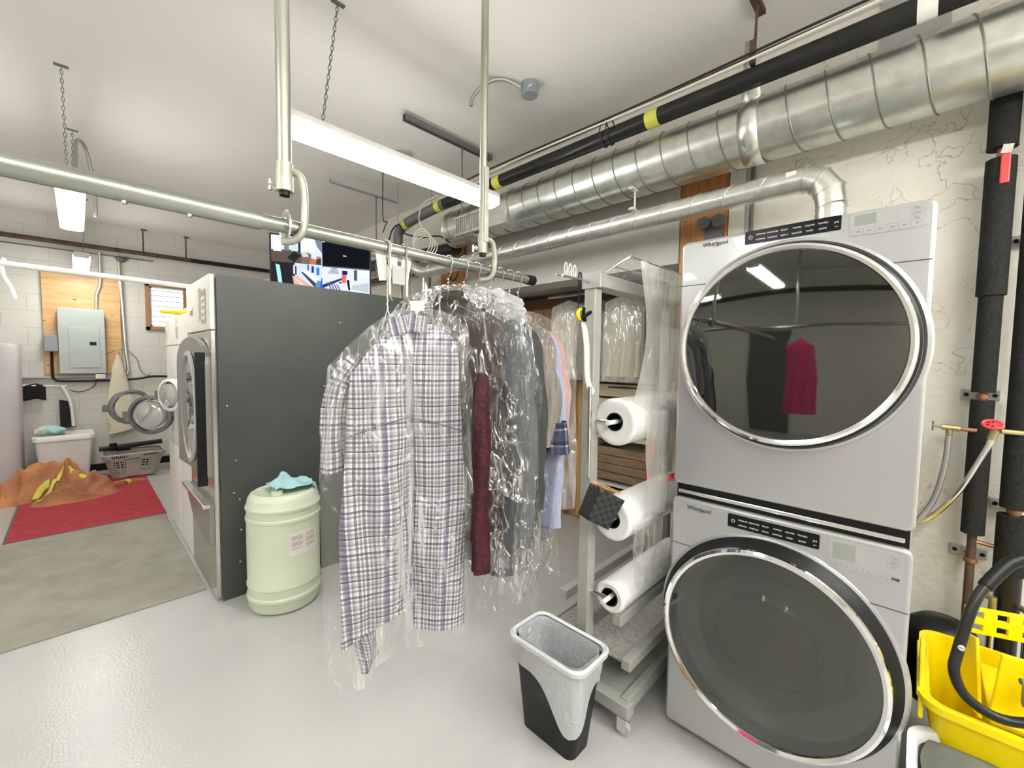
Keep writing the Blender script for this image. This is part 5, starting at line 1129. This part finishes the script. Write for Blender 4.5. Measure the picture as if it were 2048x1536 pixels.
mb = MB().tube(bez([(.20, 6.35, .03), (.32, 6.5, .025), (.42, 6.55, .02), (.52, 6.56, .015)], 6), [.05-.0016*k for k in range(19)], 10, flat=.5); o = mb.build('sleeve', M['orange'], None); o.parent = OH; o.location -= OH.location
mb = MB().lathe([(.03, 0), (.035, .02), (.03, .05)], (.34, 6.49, .03), (.7, .7, 0), 14); o = mb.build('cuff_band', M['hivis'], None); o.parent = OH; o.location -= OH.location
# basket
LB = thing('laundry_basket', 'beige plastic laundry basket on the red carpet', 'basket', (.45, 7.05, .01))
mb, K = shell([(.45, 7.0, .20, .15, .05, .012), (.45, 7.0, .26, .19, .06, .26)]); bkm = M['grey']
M['taupep'] = pm('taupe_plastic', (.38, .36, .32), .5)
nvr = len(mb.v); mb2 = MB()
lv0 = ring(.45, 7.0, .20, .15, .05, .012, 8); lv1 = ring(.45, 7.0, .265, .195, .06, .25, 8)
K = len(lv0)
for k in range(0, K):
    mb2.tube([lv0[k], lv1[k]], .004, 5)
for k in range(40):
    pass
for side in (-1, 1):
    for k in range(12):
        x = .28+.031*k
        mb2.tube([(x-.0, 7.0+side*.15, .012), (.45+(x-.45)*1.3, 7.0+side*.195, .25)], .004, 5)
for z in [.04+.03*k for k in range(7)]:
    f_ = (z-.012)/.24; mb2.tube(ring(.45, 7.0, .20+.065*f_, .15+.045*f_, .05, z, 8), .0035, 5, closed=True)
mb2.build('lattice', M['taupep'], LB)
MB().box(.37, .50, 6.818, 6.828, .03, .25).build('solid_panel', M['taupep'], LB, smooth=False)
mb, K = shell([(.45, 7.0, .262, .192, .06, .25), (.45, 7.0, .285, .215, .07, .252), (.45, 7.0, .29, .22, .07, .30), (.45, 7.0, .283, .213, .07, .312), (.45, 7.0, .268, .198, .06, .305)])
mb.build('rim', M['taupep'], LB)
mb = MB()
for k in range(8): mb.box(.245+.018*k, .253+.018*k, 6.776, 6.785, .265, .29).box(.53+.018*k, .538+.018*k, 6.776, 6.785, .27, .292)
mb.build('rim_slots', M['black'], LB, smooth=False)
MB().box(.26, .64, 6.86, 7.12, .014, .02).build('basket_floor', M['taupep'], LB, smooth=False)
tag(MB().tube([(.27, 7.0, .33), (.27, 7.0, .42)], .035, 14).tube([(.30, 7.0, .35), (.42, 7.02, .35)], .035, 12).build('black_nozzle', M['black'], None), 'black vacuum nozzle resting on the laundry basket', 'nozzle')
mb = MB().tube([(.15, 7.2, .33), (.75, 7.2, .36)], .03, 10); tag(mb.build('black_bar', M['blackpipe'], None), 'dark horizontal bar behind the laundry basket', 'bar')
# tub
TU = thing('storage_tub', 'white lidded storage tub against the back wall', 'storage box', (-.13, 7.25, 0))
mb, K = shell([(-.135, 7.25, .19, .15, .03, .0), (-.135, 7.25, .235, .185, .04, .50)]); mb.add(ring(-.135, 7.25, .19, .15, .03, .001), [tuple(range(K))]); mb.build('tub_body', M['whitep'], TU)
mb, K = shell([(-.135, 7.25, .245, .195, .04, .49), (-.135, 7.25, .255, .205, .05, .50), (-.135, 7.25, .255, .205, .05, .545), (-.135, 7.25, .245, .195, .05, .56), (-.135, 7.25, .22, .17, .04, .556)]); mb.add(ring(-.135, 7.25, .22, .17, .04, .556), [tuple(range(K))]); mb.build('lid', M['white'], TU)
for nm, mt, x0, y0, s, lab in (('blue_cloth', 'cloth_blue', -.31, 7.08, .16, 'folded blue cloth on the storage tub'), ('white_cloth', 'whitep', -.37, 7.16, .2, 'white rag behind the blue cloth on the storage tub')):
    tag(MB().grid(lambda u, v: (x0+s*1.15*u, y0+s*.9*v, .60+.05*sin(pi*u)*sin(pi*v)+.03*nz(u*4, v*4, s*9)), 14, 12).build(nm, M[mt] if nm[0] == 'b' else CLO['cream'], None, solid=.03), lab, 'cloth')
tag(MB().tube(bez([(-.15, 7.42, 1.12), (-.10, 7.42, 1.0), (-.07, 7.4, .85), (-.06, 7.4, .62)], 6), .016, 8, flat=2).build('white_curved_arm', M['whitep'], None), 'white curved arm above the storage tub', 'arm')
tag(MB().prism([(-.10, 0), (.03, 0), (-.02, .32), (-.10, .34)], (-.07, 7.46, .60), (1, 0, 0), (0, 0, 1), (0, 1, 0), .02).build('black_board', M['black'], None, smooth=False), 'black board leaning under the white curved arm', 'board')
# pale tank at left edge
TK = thing('pale_tank', 'tall pale round cornered cabinet cut by the left picture edge', 'cabinet', (-.80, 7.21, 0))
mb, K = shell([(-.80, 7.21, .32, .30, .10, .01), (-.80, 7.21, .335, .31, .10, .1), (-.80, 7.21, .345, .31, .10, .9), (-.80, 7.21, .355, .31, .10, 1.55), (-.80, 7.21, .345, .30, .10, 1.59), (-.80, 7.21, .30, .26, .09, 1.60)], 10)
mb.add(ring(-.80, 7.21, .30, .26, .09, 1.60, 10), [tuple(range(K))])
mb.build('body', pm('pale_pinkish_plastic', (.58, .545, .545), .5, col2=(.54, .51, .51), scale=2), TK)

# ================================================================ MOP BUCKET AND WHITE PAIL
MBK = thing('mop_bucket', 'yellow mop bucket with wringer in the right corner', 'mop bucket', (2.0, -.3, 0))
mb, K = shell([(2.0, -.30, .20, .18, .05, .10), (2.0, -.30, .24, .24, .06, .46), (2.0, -.30, .255, .255, .06, .468), (2.0, -.30, .255, .255, .06, .49), (2.0, -.30, .235, .235, .055, .492), (2.0, -.30, .19, .17, .05, .12)])
mb.add(ring(2.0, -.30, .19, .17, .05, .12), [tuple(range(K))])
mb.build('bucket_body', M['yellow'], MBK, bevel=0)
mb = MB()
# pouring lip towards the wall side
mb.prism([(-.06, 0), (.16, 0), (.20, .13), (.16, .15), (-.04, .06)], (1.83, -.045, .42), (1, 0, 0), (0, 0, 1), (0, -1, 0), .012)
mb.prism([(-.0, 0), (.34, 0), (.34, .02), (0, .02)], (1.80, -.04, .47), (1, 0, 0), (0, 0, 1), (0, -1, 0), .03)
mb.build('pouring_lip', M['yellow'], MBK, smooth=False, bevel=.004)
# wringer: perforated panel plus box
wr = MB(); x0, x1 = 1.90, 2.22
def perf_panel(mb, o, ax, ay, az, cols, rows, w_, h_, hw_, hh_, th):
    """panel with square holes built from bars"""
    o, ax, ay, az = V(o), V(ax), V(ay), V(az)
    def b_(u0, u1, v0, v1):
        c_ = o+ax*(u0+u1)/2+ay*(v0+v1)/2; mb.obox(c_, ax, ay, az, (u1-u0)/2, (v1-v0)/2, th/2)
    us = [w_*(k+.5)/cols for k in range(cols)]; vs_ = [h_*(k+.5)/rows for k in range(rows)]
    prev = 0
    for v in vs_:
        b_(0, w_, prev, v-hh_)
        pu = 0
        for u in us: b_(pu, u-hw_, v-hh_, v+hh_); pu = u+hw_
        b_(pu, w_, v-hh_, v+hh_); prev = v+hh_
    b_(0, w_, prev, h_)
perf_panel(wr, (2.03, -.145, .625), (.35, -.937, 0), (0, 0, 1), (.937, .35, 0), 7, 2, .42, .085, .014, .011, .012)
wr.build('perforated_panel', M['yellow'], MBK, smooth=False)
wr = MB(); wr.prism([(0, 0), (.30, 0), (.30, .20), (.02, .22)], (1.90, -.20, .42), (.35, -.937, 0), (0, 0, 1), (.937, .35, 0), .01)
wr.box(1.86, 2.20, -.52, -.20, .44, .455)
wr.prism([(0, 0), (.16, 0), (.14, .21), (.06, .23)], (1.90, -.19, .42), (.8, .25, 0), (0, 0, 1), (-.25, .8, 0), .012)
wr.build('wringer_box', M['yellow'], MBK, smooth=False, bevel=.004)
hp = bez([(1.80, -.335, .565), (1.77, -.22, .52), (1.76, -.145, .545), (1.77, -.115, .60), (1.79, -.12, .66), (1.83, -.145, .79), (1.87, -.17, .845), (1.93, -.215, .905), (1.96, -.245, .925)], 8)
HD = MB().tube(hp, .0135, 14).build('lever_handle', M['blackpipe'], MBK)
MB().tube([hp[k] for k in range(len(hp)-17, len(hp))], [.0175+.0008*(k % 2) for k in range(17)], 16).build('ribbed_grip', M['black'], HD)
MB().lathe([(.009, 0), (.006, .004), (.0001, .005)], (1.772, -.125, .68), (-1, -.2, 0), 12).build('rivet', M['steel'], HD)
MB().tube([(1.80, -.335, .565), (1.95, -.45, .55)], .013, 12).tube([(1.86, -.25, .60), (1.95, -.45, .60)], .009, 10).obox((1.84, -.27, .575), (1, 0, 0), (0, 1, 0), (0, 0, 1), .012, .018, .03).build('lever_linkage', M['dgrey'], MBK)
for x, y in ((1.84, -.14), (2.16, -.14), (1.84, -.46), (2.16, -.46)):
    MB().cyl((x-.015, y, .04), (x+.015, y, .04), .04, 20).box(x-.02, x+.02, y-.02, y+.02, .06, .11).build('castor', M['dgrey'], MBK)
tag(MB().lathe([(.0001, .0), (.09, 0), (.10, .04), (.105, .27), (.095, .30), (.065, .325), (.0001, .335)], (2.34, -.11, .18), n=32).build('black_canister', M['black'], None), 'rounded black canister behind the yellow mop bucket', 'canister')
WP = thing('white_pail', 'white pail covered by a dark grey cloth in the bottom right corner', 'bucket', (1.50, -.135, 0))
mb, K = shell([(1.66, -.17, .10, .10, .06, .0), (1.66, -.17, .135, .13, .07, .36), (1.66, -.17, .15, .145, .08, .365), (1.66, -.17, .15, .145, .08, .385), (1.66, -.17, .13, .125, .07, .387), (1.66, -.17, .125, .12, .07, .36)])
mb.build('pail_body', M['whitep'], WP)
mb = MB()
def ln(u, v):
    a = 2*pi*u; r_ = v; k = max(abs(cos(a)), abs(sin(a)))**.5
    return (1.66+cos(a)*.127*r_/k*.95, -.17+sin(a)*.122*r_/k*.95, .372+.035*(1-v*v)+.006*nz(u*8, v*3, 2))
mb.grid(ln, 32, 10, closeu=True); mb.build('dark_cloth_cover', pm('olive_grey_cloth', (.13, .14, .12), .9, bump=.3), WP)

# ================================================================ ALCOVE BEHIND THE OPENING
AW = thing('wood_panel_door', 'brown oak door with bamboo style edge inside the alcove', 'door', (3.6, 2.6, 0))
MB().box(3.30, 3.34, 2.25, 3.45, .0, 2.12).build('door_leaf', M['dwood'], AW, smooth=False)
MB().box(3.28, 3.30, 2.20, 3.45, 2.02, 2.12).build('top_trim', pm('dark_wood_trim', (.12, .07, .035), .5), AW, smooth=False)
for y in (2.27, 2.44): MB().tube([(3.275, y, .05+.16*k/2) for k in range(25)], [.026+.004*((k % 4) == 0) for k in range(25)], 12).build('bamboo_post', woodmat('bamboo_%d' % int(y*100), (.56, .36, .14), (.42, .24, .08), 'z', 3), AW)
SHF = thing('shelf_unit', 'cream drawer and shelf unit seen through the rack', 'shelf', (3.5, 1.8, 0))
mb = MB().box(3.34, 3.8, 1.35, 2.16, 0, .05).box(3.34, 3.8, 2.13, 2.17, 0, 1.33).box(3.34, 3.8, 1.33, 1.36, 0, 1.33).box(3.34, 3.8, 1.35, 2.16, 1.315, 1.345).box(3.34, 3.8, 1.35, 2.16, .80, .84).box(3.76, 3.8, 1.35, 2.16, 0, 1.33)
mb.build('carcass', M['cardb'], SHF, smooth=False)
for k, (za, zb) in enumerate(((1.19, 1.30), (1.03, 1.17), (.86, 1.01))):
    dr_ = MB().box(3.31, 3.34, 1.38, 2.12, za, zb).build('drawer', M['cardb'], SHF, smooth=False, bevel=.004)
    MB().box(3.30, 3.312, 1.5, 2.0, zb-.03, zb-.02).build('drawer_slot', M['black'], dr_, smooth=False)
for k, (za, zb, lab) in enumerate(((.44, .74, 'weathered wooden crate on the alcove shelf, upper one'), (.07, .37, 'weathered wooden crate on the alcove floor, lower one'))):
    mb = MB()
    for j in range(4): mb.box(3.30, 3.32, 1.40, 2.12, za+.075*j, za+.075*j+.068)
    mb.box(3.32, 3.7, 1.40, 1.42, za, zb).box(3.32, 3.7, 2.10, 2.12, za, zb).box(3.32, 3.7, 1.42, 2.10, za, za+.015)
    tag(mb.build('wooden_crate', M['pwood'], None, smooth=False, bevel=.002), lab, 'crate')
tag(MB().box(3.30, 3.75, 1.36, 2.13, .385, .41).build('shelf_board', M['offwhite'], None, smooth=False), 'pale shelf board between the two wooden crates', 'shelf')
for z, lab in ((.82, 'upper red cap seen through the hanging film'), (.60, 'lower red cap seen through the hanging film')):
    tag(MB().lathe([(.0001, 0), (.07, 0), (.075, .03), (.07, .10), (.045, .13), (.0001, .135)], (3.05, 1.42, z-.05), n=20).build('red_jar', M['red'], None), lab, 'cap')
tag(MB().box(2.98, 3.12, 1.34, 1.50, .50, .55).box(2.99, 3.0, 1.35, 1.49, 0, .5).box(3.1, 3.11, 1.35, 1.49, 0, .5).box(2.98, 3.12, 1.34, 1.50, .745, .765).box(3.1, 3.12, 1.34, 1.36, .5, .77).box(3.1, 3.12, 1.48, 1.50, .5, .77).build('small_stand', M['pwood'], None, smooth=False), 'small wooden stand carrying the red caps', 'stand')
for k, (y, key, lab) in enumerate(((2.27, 'cream', 'white garment in plastic hanging left in the alcove'), (2.0, 'stone', 'grey cardigan in plastic hanging in the alcove'), (1.72, 'cream', 'cream garment in plastic hanging behind the film'))):
    x = 3.05; t = thing('hanging_garment', lab, 'garment', (x, y, 1.35), 'garments hanging in the alcove')
    cloth('body', CLO[key], t, lambda s, y=y: (x+.05*s, y-s*.16, 0), lambda s: 1.98-.10*abs(s), lambda s: 1.38, .04, lambda v: .8+.15*v, 40, 24, fold=.01, seed=k*5, wr=.01)
    b_ = cloth('garment_plastic_bag', M['film'] if k != 1 else M['bagclear'], None, lambda s, y=y: (x+.05*s, y-s*.17, 0), lambda s: 2.04-.06*abs(s), lambda s: 1.34, .055, lambda v: .9+.1*v, 40, 24, fold=.01, seed=k*7, wr=.012)
    tag(b_, 'plastic bag over the '+lab.split(' in ')[0]+' in the alcove, '+['left one', 'middle one', 'right one'][k], 'plastic bag')
tag(MB().cyl((3.05, 1.3, 2.08), (3.05, 2.5, 2.08), .012, 10).build('alcove_rail', M['steel'], None), 'thin rail holding the garments inside the alcove', 'rail')
tag(MB().prism([(0, .05), (.05, 0), (.05, .12), (.02, .14)], (2.55, 1.14, 1.84), (0, -1, 0), (0, 0, 1), (1, 0, 0), .03).build('green_cloth', pm('green_cloth', (.03, .30, .06), .7), None, smooth=False), 'small green cloth beside the dryer edge', 'cloth')

# ================================================================ BEHIND THE VIEWER (seen in the dark glass doors)
t = thing('pink_dress', 'bright pink garment hanging behind the viewer', 'dress', (-1.4, .72, .9))
cloth('body', CLO['fuchsia'], t, lambda s: (-1.4, .72-s*.19, 0), lambda s: 1.78-.12*abs(s), lambda s: .80, .06, lambda v: .7+.3*v, 40, 24, fold=.02, seed=4, wr=.02)
tag(MB().cyl((-1.4, -2.5, 1.92), (-1.4, 2.4, 1.92), .02, 12).build('garment_rail', M['tube'], None), 'second garment rail behind the viewer', 'rail')
for x, y in ((-1.4, -1.2), (-1.4, .8)): tag(MB().cyl((x, y, ZC), (x, y, 1.92), .016, 12).build('steel_pole', M['pole'], None), 'pole of the rail behind the viewer '+('near the front wall' if y < 0 else 'at the left'), 'pole')
tag(MB().box(XL+.001, XL+.05, 1.15, 1.85, 0, 2.05).build('door_2', pm('dark_green_door', (.10, .12, .11), .5), None, smooth=False), kind='structure')
tag(MB().cyl((-3.0, -2.2, 2.7), (-3.0, 6.5, 2.7), .05, 14).build('pipe', M['blackpipe'], None), 'black pipe along the left wall behind the viewer', 'pipe')
tag(MB().box(XL+.001, -2.6, -2.3, -.8, 0, .9).build('work_counter', M['dwood'], None, smooth=False, bevel=.01), 'wooden work counter against the left wall', 'counter')
